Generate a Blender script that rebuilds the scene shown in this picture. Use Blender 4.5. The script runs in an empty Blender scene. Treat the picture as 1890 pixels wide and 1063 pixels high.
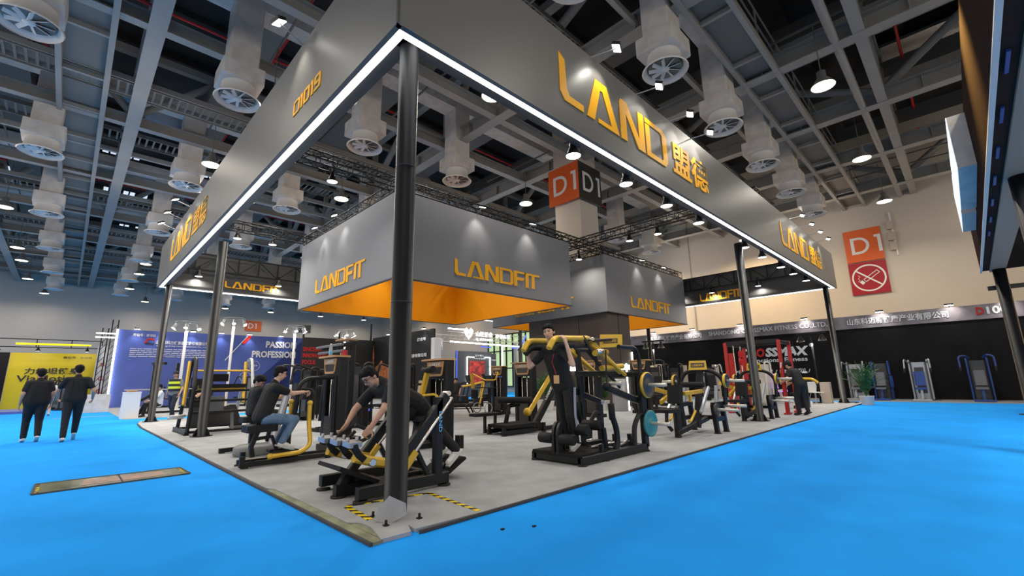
import bpy, math, random
from math import sin, cos, pi, radians as RAD, hypot, atan2, sqrt
from mathutils import Vector as V, Matrix
from mathutils.geometry import tessellate_polygon
random.seed(7)
SC = bpy.context.scene
COL = SC.collection
# ---------------------------------------------------------------- camera, world, exposure
cam_d = bpy.data.cameras.new('camera')
cam = bpy.data.objects.new('camera', cam_d); COL.objects.link(cam)
YAW, PITCH, ROLL, FOC = 0.79122, 0.20394, -0.019773, 823.185
fw = V((cos(YAW)*cos(PITCH), sin(YAW)*cos(PITCH), sin(PITCH)))
r0 = V((sin(YAW), -cos(YAW), 0)); u0 = r0.cross(fw)
rr = cos(ROLL)*r0 + sin(ROLL)*u0; uu = -sin(ROLL)*r0 + cos(ROLL)*u0
cam.matrix_world = Matrix(((rr.x, uu.x, -fw.x, -1.99783), (rr.y, uu.y, -fw.y, -3.63648), (rr.z, uu.z, -fw.z, 1.2), (0, 0, 0, 1)))
cam_d.sensor_width = 36; cam_d.lens = FOC*36/1890; cam_d.clip_end = 300; cam_d.clip_start = .05
SC.camera = cam
SC.view_settings.view_transform = 'Standard'; SC.view_settings.look = 'None'
SC.view_settings.exposure = 0.0; SC.view_settings.gamma = 1
try: SC.view_settings.use_curve_mapping = False
except Exception: pass
cy = SC.cycles
cy.use_denoising = True; cy.max_bounces = 5; cy.diffuse_bounces = 3; cy.glossy_bounces = 3
cy.transmission_bounces = 3; cy.transparent_max_bounces = 4; cy.caustics_reflective = False; cy.caustics_refractive = False
cy.use_adaptive_sampling = True; cy.adaptive_threshold = 0.03; cy.sample_clamp_indirect = 4
W = bpy.data.worlds.new('world'); SC.world = W; W.use_nodes = True
W.node_tree.nodes['Background'].inputs[0].default_value = (1, .92, .82, 1)
W.node_tree.nodes['Background'].inputs[1].default_value = 1.7

# ---------------------------------------------------------------- lights of the hall (the high bays carry the load)
def area_light(loc, energy, size, color=(1, .96, .88), rot=(0, 0, 0), spread=180, parent=None, shape='DISK'):
    d = bpy.data.lights.new('lamp_light', 'AREA'); d.energy = energy; d.shape = shape; d.size = size; d.color = color; d.spread = RAD(spread)
    o = bpy.data.objects.new('lamp_light', d); COL.objects.link(o); o.location = loc; o.rotation_euler = rot
    if parent: o.parent = parent
    return o
def spot_light(loc, target, energy, angle=60, color=(1, .95, .85), blend=.6, radius=.06):
    d = bpy.data.lights.new('spot_light', 'SPOT'); d.energy = energy; d.spot_size = RAD(angle); d.spot_blend = blend; d.color = color; d.shadow_soft_size = radius
    o = bpy.data.objects.new('spot_light', d); COL.objects.link(o); o.location = loc
    o.rotation_euler = (V(target)-V(loc)).to_track_quat('-Z', 'Y').to_euler()
    return o

# ---------------------------------------------------------------- materials
MT = {}
def mat(name, col, rough=.5, metal=0, emit=None, es=1, bump=0, bscale=40, var=0, vscale=6, spec=.5, col2=None, alpha=1, trans=0, coat=0):
    if name in MT: return MT[name]
    m = bpy.data.materials.new(name); m.use_nodes = True; nt = m.node_tree; b = nt.nodes['Principled BSDF']
    c = (col[0], col[1], col[2], 1)
    b.inputs['Base Color'].default_value = c; b.inputs['Roughness'].default_value = rough; b.inputs['Metallic'].default_value = metal
    b.inputs['Specular IOR Level'].default_value = spec; b.inputs['Transmission Weight'].default_value = trans; b.inputs['Coat Weight'].default_value = coat
    if emit: b.inputs['Emission Color'].default_value = (*emit, 1); b.inputs['Emission Strength'].default_value = es
    if var or bump or col2:
        tc = nt.nodes.new('ShaderNodeTexCoord')
        def noise(sc, det=4):
            n = nt.nodes.new('ShaderNodeTexNoise'); n.inputs['Scale'].default_value = sc; n.inputs['Detail'].default_value = det
            nt.links.new(tc.outputs['Object'], n.inputs['Vector']); return n
        if var or col2:
            n = noise(vscale); r = nt.nodes.new('ShaderNodeValToRGB')
            a = col2 or tuple(x*(1-var) for x in col); d = col if col2 else tuple(min(1, x*(1+var)) for x in col)
            r.color_ramp.elements[0].position = .35; r.color_ramp.elements[1].position = .65
            r.color_ramp.elements[0].color = (*a, 1); r.color_ramp.elements[1].color = (*d, 1)
            nt.links.new(n.outputs['Fac'], r.inputs[0]); nt.links.new(r.outputs[0], b.inputs['Base Color'])
        if bump:
            n = noise(bscale, 3); u = nt.nodes.new('ShaderNodeBump'); u.inputs['Strength'].default_value = bump; u.inputs['Distance'].default_value = .01
            nt.links.new(n.outputs['Fac'], u.inputs['Height']); nt.links.new(u.outputs[0], b.inputs['Normal'])
    MT[name] = m; return m
def glow(name, col, s):
    return mat(name, (0.02, .02, .02), .5, emit=col, es=s)
mat('carpet_blue', (.012, .31, .92), .95, var=.06, vscale=1.1, bump=.3, bscale=500, spec=.1)
mat('carpet_grey', (.335, .345, .365), .95, var=.09, vscale=2.2, bump=.35, bscale=400, spec=.1)
mat('carpet_edge', (.05, .048, .047), .9)
mat('plywood', (.19, .20, .12), .7, var=.3, vscale=5)
mat('fascia', (.138, .132, .123), .36, metal=0, spec=.5, bump=.04, bscale=300)
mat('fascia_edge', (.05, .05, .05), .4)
mat('fabric_grey', (.225, .225, .235), .55, spec=.3)
mat('fabric_orange', (.78, .29, .002), .6, spec=.2)
mat('letter_gold', (.95, .44, .012), .4, spec=.3)
mat('led', (.9, .9, .9), emit=(1, .98, .93), es=5)
mat('pole', (.008, .009, .012), .42, spec=.22)
mat('steel', (.30, .285, .255), .5, var=.05, vscale=1)
mat('steel_dark', (.15, .14, .12), .6)
mat('deck', (.022, .022, .022), .8, var=.3, vscale=.6)
mat('grating', (.17, .16, .14), .6, bump=.5, bscale=60)
mat('duct_white', (.66, .61, .55), .45, var=.1, vscale=3, bump=.15, bscale=9)
mat('white_paint', (.76, .73, .69), .5)
mat('wall_cream', (.60, .53, .45), .85, var=.03, vscale=.3)
mat('foil', (.45, .46, .48), .25, metal=.8, bump=1, bscale=14)
mat('red_pipe', (.6, .012, .012), .4)
mat('truss_black', (.008, .008, .009), .45, spec=.3)
mat('black', (.008, .008, .009), .45, spec=.3)
mat('black_soft', (.016, .016, .017), .75)
mat('lamp_glow', (1, 1, 1), emit=(1, .93, .74), es=9)
mat('lamp_cool', (1, 1, 1), emit=(1, .97, .9), es=9)
mat('lamp_shade', (.35, .34, .32), .35, metal=.6)
mat('orange_sign', (.72, .115, .015), .5)
mat('dark_sign', (.045, .042, .036), .35)
mat('red_sign', (.36, .008, .02), .5)
mat('white_letter', (.78, .77, .76), .5)
mat('brown_clad', (.055, .042, .038), .45)
mat('sign_glow', (1, 1, 1), emit=(1, .98, .95), es=1.6)
mat('glass_glow', (.8, .9, 1), emit=(.75, .85, 1), es=.9)

# ---------------------------------------------------------------- mesh builder
def fillet(pts, r, n=5):
    """Round the corners of a 3D polyline."""
    P = [V(p) for p in pts]; out = [P[0]]
    for i in range(1, len(P)-1):
        a, b, c = P[i-1], P[i], P[i+1]
        d1 = (a-b); d2 = (c-b); l = min(r, d1.length*.45, d2.length*.45)
        p, q = b+d1.normalized()*l, b+d2.normalized()*l
        for k in range(n+1):
            t = k/n; out.append(p*(1-t)**2 + b*2*t*(1-t) + q*t*t)
    out.append(P[-1]); return out
class MB:
    def __init__(s): s.v = []; s.f = []; s.sm = []
    def add(s, vs, fs, M=None, smooth=False):
        o = len(s.v); s.v += [tuple(M @ V(p)) if M else tuple(p) for p in vs]
        s.f += [tuple(i+o for i in f) for f in fs]; s.sm += [smooth]*len(fs); return s
    def box(s, c, d, M=None, ch=0):
        x, y, z = d[0]/2, d[1]/2, d[2]/2
        T = Matrix.Translation(c) @ M if M else Matrix.Translation(c)
        if ch:
            return s.bar((0, 0, -z), (0, 0, z), d[0], d[1], ch, (0, 1, 0), T)
        vs = [(i*x, j*y, k*z) for k in (-1, 1) for j in (-1, 1) for i in (-1, 1)]
        return s.add(vs, [(0, 2, 3, 1), (4, 5, 7, 6), (0, 1, 5, 4), (2, 6, 7, 3), (0, 4, 6, 2), (1, 3, 7, 5)], T)
    def bb(s, lo, hi):
        return s.box([(a+b)/2 for a, b in zip(lo, hi)], [b-a for a, b in zip(lo, hi)])
    def sweep(s, pts, prof, up=None, cap=True, smooth=False, M=None, closed=False, scales=None):
        P = [V(p) for p in pts]; n = len(P); k = len(prof); vs = []; fs = []
        t0 = (P[1]-P[0]).normalized()
        u = V(up) if up else (V((0, 0, 1)) if abs(t0.z) < .9 else V((1, 0, 0)))
        for i in range(n):
            if closed: t = ((P[(i+1) % n]-P[i]).normalized()+(P[i]-P[i-1]).normalized())
            else:
                t = V((0, 0, 0))
                if i < n-1: t += (P[i+1]-P[i]).normalized()
                if i > 0: t += (P[i]-P[i-1]).normalized()
            t = t.normalized() if t.length > 1e-6 else t0
            if not up or True: u = (u-t*u.dot(t)); u = u.normalized() if u.length > 1e-6 else t.orthogonal().normalized()
            w = t.cross(u); m = 1
            if 0 < i < n-1 or closed:
                a = (P[i]-P[i-1]).normalized(); m = 1/max(.5, a.dot(t))
            sc = scales[i] if scales else 1
            for (a, b) in prof: vs.append(P[i]+u*(b*sc)+w*(a*sc))
        R = n if closed else n-1
        for i in range(R):
            j = (i+1) % n
            for q in range(k):
                r = (q+1) % k; fs.append((i*k+q, i*k+r, j*k+r, j*k+q))
        s.add(vs, fs, M, smooth)
        if cap and not closed:
            s.add(vs[:k], [tuple(range(k))[::-1]], M); s.add(vs[-k:], [tuple(range(k))], M)
        return s
    def bar(s, a, b, w, h, ch=.006, up=None, M=None):
        return s.path([a, b], w, h, ch, up, M)
    def path(s, pts, w, h, ch=.006, up=None, M=None):
        x, y = w/2, h/2; c = min(ch, x*.9, y*.9)
        pr = [(-x+c, -y), (x-c, -y), (x, -y+c), (x, y-c), (x-c, y), (-x+c, y), (-x, y-c), (-x, -y+c)] if c > 0 else [(-x, -y), (x, -y), (x, y), (-x, y)]
        return s.sweep(pts, pr, up, M=M)
    def tube(s, pts, r, n=10, M=None, closed=False, scales=None):
        return s.sweep(pts, [(r*cos(2*pi*i/n), r*sin(2*pi*i/n)) for i in range(n)], smooth=True, M=M, closed=closed, scales=scales)
    def lathe(s, prof, n=20, M=None, smooth=True, cap0=True):
        vs = []; fs = []
        for r, z in prof:
            for i in range(n): vs.append((r*cos(2*pi*i/n), r*sin(2*pi*i/n), z))
        for j in range(len(prof)-1):
            for i in range(n):
                k = (i+1) % n; fs.append((j*n+i, j*n+k, (j+1)*n+k, (j+1)*n+i))
        s.add(vs, fs, M, smooth); L = len(prof)-1
        if cap0 and prof[0][0] > 1e-5: s.add(vs[:n], [tuple(range(n))[::-1]], M)
        if prof[-1][0] > 1e-5: s.add(vs[L*n:], [tuple(range(n))], M)
        return s
    def cyl(s, a, b, r, n=16, ch=None):
        a, b = V(a), V(b); d = b-a; L = d.length; c = min(r, L/2)*.15 if ch is None else ch
        Mx = Matrix.Translation(a) @ d.to_track_quat('Z', 'Y').to_matrix().to_4x4()
        return s.lathe([(r-c, 0), (r, c), (r, L-c), (r-c, L)], n, Mx)
    def ball(s, c, r, n=12, M=None):
        T = Matrix.Translation(c) @ M if M else Matrix.Translation(c)
        rx = r if isinstance(r, (tuple, list)) else (r, r, r)
        k = max(5, n//2); prof = [(max(1e-6, sin(pi*i/k)), -cos(pi*i/k)) for i in range(k+1)]
        return s.lathe(prof, n, T @ Matrix.Diagonal((*rx, 1)))
    def prism(s, polys, depth, M=None):
        """Polygons [outer, hole...] in the local XY plane, extruded along +Z."""
        if not isinstance(polys[0][0], (tuple, list)): polys = [polys]
        flat = [V((p[0], p[1], 0)) for q in polys for p in q]
        tri = tessellate_polygon([[V((p[0], p[1], 0)) for p in q] for q in polys])
        n = len(flat); fs = []
        for t in tri:
            a, b, c = (flat[i] for i in t); up = (b-a).cross(c-a).z > 0
            t = tuple(t) if up else tuple(t)[::-1]
            fs.append(tuple(i+n for i in t)); fs.append(t[::-1])
        o = 0
        for qi, q in enumerate(polys):
            k = len(q); ar = sum(q[i][0]*q[(i+1) % k][1]-q[(i+1) % k][0]*q[i][1] for i in range(k))
            for i in range(k):
                a, b = o+i, o+(i+1) % k
                if (ar < 0) != (qi > 0): a, b = b, a
                fs.append((a, b, b+n, a+n))
            o += k
        return s.add([(p.x, p.y, 0) for p in flat]+[(p.x, p.y, depth) for p in flat], fs, M)
    def build(s, name, m, parent=None, **kw):
        me = bpy.data.meshes.new(name); me.from_pydata(s.v, [], s.f); me.update()
        if any(s.sm):
            for p, q in zip(me.polygons, s.sm): p.use_smooth = q
        me.materials.append(MT[m] if isinstance(m, str) else m)
        o = bpy.data.objects.new(name, me); COL.objects.link(o)
        if parent: o.parent = parent
        return tag(o, **kw)
def tag(o, label=None, cat=None, group=None, kind=None):
    for k, v in (('label', label), ('category', cat), ('group', group), ('kind', kind)):
        if v: o[k] = v
    return o
def thing(name, label, cat, loc=(0, 0, 0), rz=0, group=None):
    o = bpy.data.objects.new(name, None); COL.objects.link(o); o.location = loc; o.rotation_euler = (0, 0, rz)
    return tag(o, label, cat, group)
KIDS = {}
def copy_tree(o, loc=None, rz=None, label=None, parent=None):
    if not KIDS.get('_n') == len(bpy.data.objects):
        KIDS.clear()
        for q in bpy.data.objects:
            if q.parent: KIDS.setdefault(q.parent.name, []).append(q)
    kids = KIDS.get(o.name, [])
    c = o.copy(); COL.objects.link(c)
    if parent: c.parent = parent
    if loc is not None: c.location = loc
    if rz is not None: c.rotation_euler = (0, 0, rz)
    if label: c['label'] = label
    for k in kids: copy_tree2(k, c)
    return c
def copy_tree2(o, parent):
    c = o.copy(); COL.objects.link(c); c.parent = parent
    for k in KIDS.get(o.name, []): copy_tree2(k, c)
def frame(o, xd, yd):
    """Matrix with origin o, local X along xd, local Y along yd (for lettering on a face)."""
    x = V(xd).normalized(); y = V(yd).normalized(); z = x.cross(y)
    return Matrix(((x.x, y.x, z.x, o[0]), (x.y, y.y, z.y, o[1]), (x.z, y.z, z.z, o[2]), (0, 0, 0, 1)))
def text_mesh(mb, body, M, width=None, height=None, bold=0, shear=0, depth=.01, align='LEFT'):
    cu = bpy.data.curves.new('t', 'FONT'); cu.body = body; cu.extrude = .5; cu.resolution_u = 2; cu.offset = bold; cu.shear = shear
    o = bpy.data.objects.new('t', cu); COL.objects.link(o); bpy.context.view_layer.update()
    me = bpy.data.meshes.new_from_object(o.evaluated_get(bpy.context.evaluated_depsgraph_get()))
    vs = [v.co.copy() for v in me.vertices]; fs = [tuple(p.vertices) for p in me.polygons]
    bpy.data.objects.remove(o); bpy.data.curves.remove(cu); bpy.data.meshes.remove(me)
    if not vs: return mb
    x0, x1 = min(v.x for v in vs), max(v.x for v in vs); y0, y1 = min(v.y for v in vs), max(v.y for v in vs)
    sx = width/(x1-x0) if width else height/(y1-y0); sy = height/(y1-y0) if height else sx
    dx = {'LEFT': 0, 'CENTER': .5, 'RIGHT': 1}[align]*(x1-x0)
    return mb.add([((v.x-x0-dx)*sx, (v.y-y0)*sy, (v.z+.5)*depth) for v in vs], fs, M)
GLYPH = {
 'L': (.73, [[(0, 1), (.17, .9), (.2, .3), (.27, .16), (.7, .15), (.7, 0), (.13, 0), (0, .16)]]),
 'A': (1.14, [[(0, 0), (.34, 1), (.74, 1), (1.14, 0), (.38, 0), (.38, .1), (.86, .1), (.58, .8), (.5, .8), (.25, 0)]]),
 'N': (1.0, [[(0, 0), (0, .9), (.06, 1), (.3, 1), (.76, .28), (.76, 1), (1, 1), (1, 0), (.7, 0), (.24, .7), (.24, 0)]]),
 'D': (1.02, [[(0, 0), (0, .84), (.2, .84), (.2, .13), (.76, .13), (.8, .18), (.8, .8), (.72, .87), (0, .87), (0, 1), (.84, 1), (1.02, .82), (1.02, .14), (.9, 0)]]),
 'F': (.86, [[(0, 0), (0, .87), (-.02, 1), (1.0, 1), (.94, .87), (.25, .87), (.25, .6), (.82, .6), (.72, .4), (.25, .4), (.25, 0)]]),
 'I': (.3, [[(0, 0), (0, .86), (-.06, .86), (-.06, 1), (.26, 1), (.26, 0)]]),
 'T': (.8, [[(.14, 0), (.14, .86), (-.1, .86), (-.1, 1), (.86, 1), (.8, .86), (.4, .86), (.4, 0)]]),
 '1': (.42, [[(.1, 0), (.1, .8), (0, .8), (0, 1), (.34, 1), (.34, 0)]]),
 '0': (.95, [[(.1, 0), (0, .12), (0, .88), (.1, 1), (.76, 1), (.88, .88), (.88, .12), (.76, 0)], [(.24, .16), (.64, .16), (.64, .84), (.24, .84)]]),
 '9': (.9, [[(0, .5), (0, .9), (.1, 1), (.76, 1), (.86, .88), (.86, .12), (.76, 0), (0, 0), (0, .16), (.62, .16), (.62, .4), (.1, .4)], [(.24, .56), (.62, .56), (.62, .84), (.24, .84)]]),
}
def logo_mesh(mb, word, M, width, height, depth=.02, gap=.07):
    x = 0; tot = sum(GLYPH[c][0]+gap for c in word)-gap; sx = width/tot
    for c in word:
        w, polys = GLYPH[c]
        mb.prism([[((px+x)*sx, py*height) for px, py in q] for q in polys], depth, M)
        x += w+gap
    return mb
# ================================================================ hall shell
ZC = 11.6; HX, HY, ZT = 32.7, 60.4, 14.95
f_ = MB(); f_.bb((-45, -45, -.3), (HX, HY, 0)); f_.build('floor', 'carpet_blue', kind='structure')
m = MB(); m.bb((-45, -45, 0), (HX, -9, .012)); m.bb((-3, -9, 0), (HX, -4.9, .012)); m.bb((-45, -9, 0), (-8, 36, .012)); m.bb((22.9, -4.9, 0), (HX, 17, .012)); m.bb((-.2, 19.6, 0), (16, 36, .012)); m.build('floor_carpet_grey', 'carpet_grey', kind='structure')  # grey areas out of view are added to weaken the blue bounce
w_ = MB(); w_.bb((HX, -45, 0), (HX+.3, HY, 16.4)); w_.build('wall_right', 'wall_cream', kind='structure')
w_ = MB(); w_.bb((-45, HY, 0), (HX+.3, HY+.3, 16.4)); w_.build('wall_back', 'wall_cream', kind='structure')
c_ = MB(); c_.bb((-45, -45, 16.1), (HX+.3, HY+.3, 16.4))
for i in range(31): c_.bb((-45, -44+i*3.35, 15.8), (HX, -43.7+i*3.35, 16.1))
c_.build('ceiling', 'deck', kind='structure')
# main trusses along the aisle (Y) and cross trusses (X): bottom chord I-beams, pipe diagonals, top chord
YX = [-11.67, -6.53, -1.38, 3.93, 9.25, 14.49, 19.7, 24.91, 30.12]
XY = [-10.04, -2.78, 8.38, 11.85, 18.85, 25.8, 32.87, 39.81, 46.75, 53.7]
def ibeam(mb, a, b, w=.34, h=.5, t=.035):
    a, b = V(a), V(b)
    mb.bar(a+V((0, 0, t/2)), b+V((0, 0, t/2)), w, t, 0); mb.bar(a+V((0, 0, h-t/2)), b+V((0, 0, h-t/2)), w, t, 0)
    mb.bar(a+V((0, 0, h/2)), b+V((0, 0, h/2)), t, h-2*t, 0)
for x in YX:
    m = MB(); ibeam(m, (x, -24, ZC), (x, HY, ZC), .44, .62)
    for k in range(42): m.box((x, -24+k*2, ZC+.31), (.36, .03, .55))
    if x in (-6.53, -1.38, 9.25, 19.7, 30.12):
        m.bar((x, -24, ZT), (x, HY, ZT), .36, .36, 0)
        for a, b in zip(XY, XY[1:]):
            mid = (a+b)/2
            m.tube([(x, a, ZC+.55), (x, mid, ZT-.1)], .17, 8); m.tube([(x, mid, ZT-.1), (x, b, ZC+.55)], .17, 8)
            m.bar((x, a, ZC+.5), (x, a, ZT), .25, .25, 0)
    m.build('ceiling_beam', 'steel', kind='structure')
for y in XY:
    m = MB(); ibeam(m, (-24, y, ZC+.025), (HX, y, ZC+.025), .32, .45)
    if y in (-2.78, 8.38, 18.85, 32.87, 46.75):
        m.bar((-24, y, ZT), (HX, y, ZT), .3, .3, 0)
        for a, b in zip(YX, YX[1:]):
            mid = (a+b)/2
            m.tube([(a, y, ZC+.5), (mid, y, ZT-.1)], .15, 8); m.tube([(mid, y, ZT-.1), (b, y, ZC+.5)], .15, 8)
            m.bar((a, y, ZC+.5), (a, y, ZT), .2, .2, 0)
    m.build('ceiling_cross_beam', 'steel', kind='structure')
# lighter channels between them
for y in (-8.3, -6.07, 1.99, 5.34, 15.63, 16.68, 22.33, 24.31, 28.65, 30.63, 36.34, 37.58, 42.79, 44.27, 50.47, 56.67):
    m = MB(); m.bar((-24, y, ZC+.27), (HX, y, ZC+.27), .15, .2, 0); m.build('ceiling_channel', 'steel', kind='structure')
# ribbed cable trays
for y, z in ((16.15, 11.8), (20.96, 12.05), (29.64, 11.8), (36.96, 11.8), (43.53, 11.8), (49.23, 12.05), (-7.19, 11.8), (4.59, 12.48)):
    m = MB()
    for s in (-.52, .52): m.bar((-24, y+s, z), (HX, y+s, z), .05, .17, 0)
    for i in range(225): m.box((-24+i*.25, y, z), (.07, 1.0, .04))
    m.build('ceiling_cable_tray', 'steel_dark', kind='structure')
# grated walkways
def walkway(a, b, w):
    m = MB(); a, b = V(a), V(b); d = b-a; L = d.length; d.normalize(); n = V((-d.y, d.x, 0))
    o = MB().bar(a+V((0, 0, .15)), b+V((0, 0, .15)), w*.92, .035, 0).build('ceiling_walkway', 'grating', kind='structure')
    for s in (-1, 1):
        e = n*s*w/2; m.bar(a+e, b+e, .15, .25, 0)
        for k in range(int(L/2.3)): m.bar(a+e+d*(k*2.3), a+e+d*(k*2.3)+V((0, 0, 1.3)), .05, .05, 0)
        for zz in (.7, 1.3): m.bar(a+e+V((0, 0, zz)), b+e+V((0, 0, zz)), .04, .04, 0)
    for k in range(int(L/2.7)): m.bar(a+d*(k*2.7)-n*w/2, a+d*(k*2.7)+n*w/2, .1, .15, 0)
    m.build('walkway_frame', 'steel', o)
walkway((-2.89, -22, ZC+.06), (-2.89, HY, ZC+.06), 1.18)
walkway((-22, .08, ZC+.06), (HX, .08, ZC+.06), 1.06)
# roof services: ducts, sprinkler mains, insulation
def service(name, mt, pts, r=None, box=None):
    m = MB()
    if r: m.tube(pts, r, 10)
    else: m.path(pts, box[0], box[1], 0)
    m.build(name, mt, kind='structure')
for x in (-5.22, 1.6, 6.56, 11.89, 16.85, 22.3, 27.51): service('ceiling_duct', 'steel_dark', [(x, -22, 14.1), (x, 59, 14.1)], box=(1.25, .75))
for y in (-7.31, 1.25, 11.04, 19.41, 27.84, 35.84, 44.03, 52.09): service('ceiling_air_duct', 'duct_white', [(-23, y, 13.35), (31, y, 13.35)], box=(.78, .5))
for x in (12.76, -4.23, 2.46, 23.92): service('ceiling_sprinkler_pipe', 'red_pipe', [(x, -22, 14.5), (x, 59, 14.5)], r=.12)
for y in (-3.59, 6.58, 14.51, 23.44, 33.73, 41.79): service('ceiling_sprinkler_branch', 'red_pipe', [(-23, y, 14.3), (32, y, 14.3)], r=.05)
service('ceiling_pipe', 'steel', [(-6, -2.16, ZC+.12), (HX, -2.16, ZC+.12)], r=.13)
m = MB()
for x, y, sx, sy in ((17.84, -4.71, 4, 5), (24.04, -5.33, 3.8, 6), (1.97, 6.45, 3, 3.8), (4.94, 15.0, 2, 2.5), (-4.48, 21.95, 2.5, 3), (.73, 25.05, 3, 1.5)): m.box((x, y, 15.5), (sx, sy, .14))
m.build('ceiling_insulation', 'foil', kind='structure')
m = MB()
for i, y in enumerate((13.77, 17.37, 23.07, 26.79, 31.38, 34.35, 38.82, 41.79, 47.99)):
    for k in range(46):
        if (k*7+i*13) % 11 < 6 and not (k//5+i) % 3 == 0: m.box((-9.44+k*.37, y, 15.5), (.27, .77, .07))
m.build('window_1', 'glass_glow', kind='structure')
m = MB(); m.bar((HX-.05, 11.0, 0), (HX-.05, 11.0, 16), .04, .04, 0); m.bar((HX-.08, -24, 12.5), (HX-.08, HY, 12.5), .15, .3, 0); m.build('trim_1', 'steel', kind='structure')

# ================================================================ air diffusers
def make_vent():
    t = thing('air_diffuser', 'round white air diffuser on a wrapped square duct, hung under the hall ceiling', 'air vent', (0, 0, 0), 0, 'ceiling air diffusers')
    MB().lathe([(.62, 0), (.645, .037), (.62, .06), (.5, .15), (.46, .52)], 24, cap0=False).build('outlet_ring', 'white_paint', t)
    b = MB()
    for k in range(9): b.box((0, 0, 0), (.37, .12, .015), Matrix.Rotation(2*pi*k/9, 4, 'Z') @ Matrix.Translation((.26, 0, .1)) @ Matrix.Rotation(.7, 4, 'X'))
    b.lathe([(.001, .05), (.12, .06), (.12, .12), (.001, .15)], 12)
    b.build('swirl_blades', 'white_paint', t)
    MB().lathe([(.48, .12), (.48, .25), (.001, .25)], 20).build('throat', 'steel_dark', t)
    MB().box((0, 0, .77), (1.14, 1.14, .52), ch=.04).build('plenum_box', 'duct_white', t)
    MB().box((0, 0, 2.15), (.82, .82, 2.28), ch=.04).build('drop_duct', 'duct_white', t)
    return t
vent = make_vent(); first = True
for y in (-7.31, 1.25, 11.04, 19.41, 27.84, 35.84, 44.03, 52.09):
    for x in (-12.29, -8.08, -3.74, .7, 4.89, 9.22, 13.56, 17.84, 22.06, 26.4):
        if 13 < x < 16 and 6 < y < 12: continue
        if y < -3 and x < 16: continue
        if first: vent.location = (x, y, 9.82); first = False
        else: copy_tree(vent, (x, y, 9.82))
# ================================================================ high bay lamps
def make_bay(glowm):
    t = thing('high_bay_lamp', 'lit bell-shaped high bay lamp hanging from the hall ceiling', 'ceiling lamp', (0, 0, 0), 0, 'hall high bay lamps')
    MB().lathe([(.335, 0), (.34, .018), (.3, .075), (.16, .27), (.125, .3), (.125, .52), (.04, .55)], 20, cap0=False).build('reflector', 'lamp_shade', t)
    MB().lathe([(.001, .015), (.315, .015), (.315, .025), (.001, .025)], 20).build('diffuser', glowm, t)
    MB().tube([(0, 0, .53), (0, 0, 2.25)], .015, 6).build('suspension_rod', 'steel_dark', t)
    return t
bay = make_bay('lamp_glow'); first = True
bays = [(-10.56, 7.57), (-5.29, 7.57), (-10.56, 11.41), (-5.29, 11.41), (1.75, 11.3), (-10.56, 17.12), (-5.29, 17.12), (1.16, 17.12), (-10.56, 20.4), (-5.29, 20.4), (1.16, 20.4), (-10.56, 29.0), (-5.29, 29.0), (1.16, 29.0), (-10.56, 38.2), (-5.29, 38.2), (1.16, 38.2), (-10.56, 42.29), (-5.29, 42.29), (1.16, 42.29), (-10.56, 49.85), (-5.29, 49.85), (1.16, 49.85),
 (3.3, 9.13), (3.3, 14.51), (3.3, 20.3), (6.62, 5.83), (6.62, 16.99), (3.3, 32.0), (13.9, 11.3), (27.39, 11.3), (14.0, -1.7), (21.06, -1.7), (28.0, -1.7), (9.9, 24.43), (16.6, 24.43), (22.8, 24.43), (10.4, 36.2), (19.2, 36.2), (25.5, 36.2), (17.84, 18.0), (24.04, 18.0), (6.62, -6.57), (-4.11, -4.71), (-9.44, -4), (-9.44, 3.35), (-.3, -8), (4.9, -9.4)]  # last two hang unseen behind the camera, added to brighten the near fascia
bays += [(x, 57.2) for x in (-9.44, -4.5, 3.0, 10.4, 15.36, 21.56, 27.76)] + [(29.5, y) for y in (-14, 5.83, 14.51, 22, 30.3, 39.0, 48)]  # extra rows added to brighten the back and right walls
for i, (x, y) in enumerate(bays):
    if first: bay.location = (x, y, 10.15); first = False
    else: copy_tree(bay, (x, y, 10.15))
    far, wl = y > 56, x == 29.5
    area_light((x, y, 10.12), 100 if x == 3.3 else 100 if far else (560 if y < 16 else 170) if wl else 190 if x < 0 else 235, .6, (1, .74, .44) if wl else (1, .92, .80), spread=165 if far or wl else 150)
for x, y in ((-5.29, 11.41), (-5.29, 29), (-5.29, 45.5), (1.16, 20.4), (1.16, 38.2), (6.62, 5.83), (6.62, 17), (13.9, 11.3), (-11.67, 20.7), (-5.29, 20.4), (-1.38, 15.75), (-1.38, 25.67), (17.84, 24.43), (25.28, 24.43), (10.4, 36.2), (22.8, 36.2), (10.4, 50.5), (-3.24, -4.71), (29.5, -6.57), (29.5, 2.1), (29.5, 10.8), (29.5, 19.5)):
    d = bpy.data.lights.new('fill_point', 'POINT'); d.energy = 110 if x > 29 else 48; d.color = (1, .9, .78); d.shadow_soft_size = .4   # bare point fill added to lift ceiling and walls, no lamp body
    o = bpy.data.objects.new('fill_point', d); COL.objects.link(o); o.location = (x, y, 9.7)
for x in sorted(set(b[0] for b in bays)):
    ys = [b[1] for b in bays if b[0] == x]; m = MB(); m.bar((x, min(ys)-3, 12.43), (x, max(ys)+3, 12.43), .06, .06, 0); m.build('ceiling_lamp_rail', 'steel_dark', kind='structure')
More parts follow.
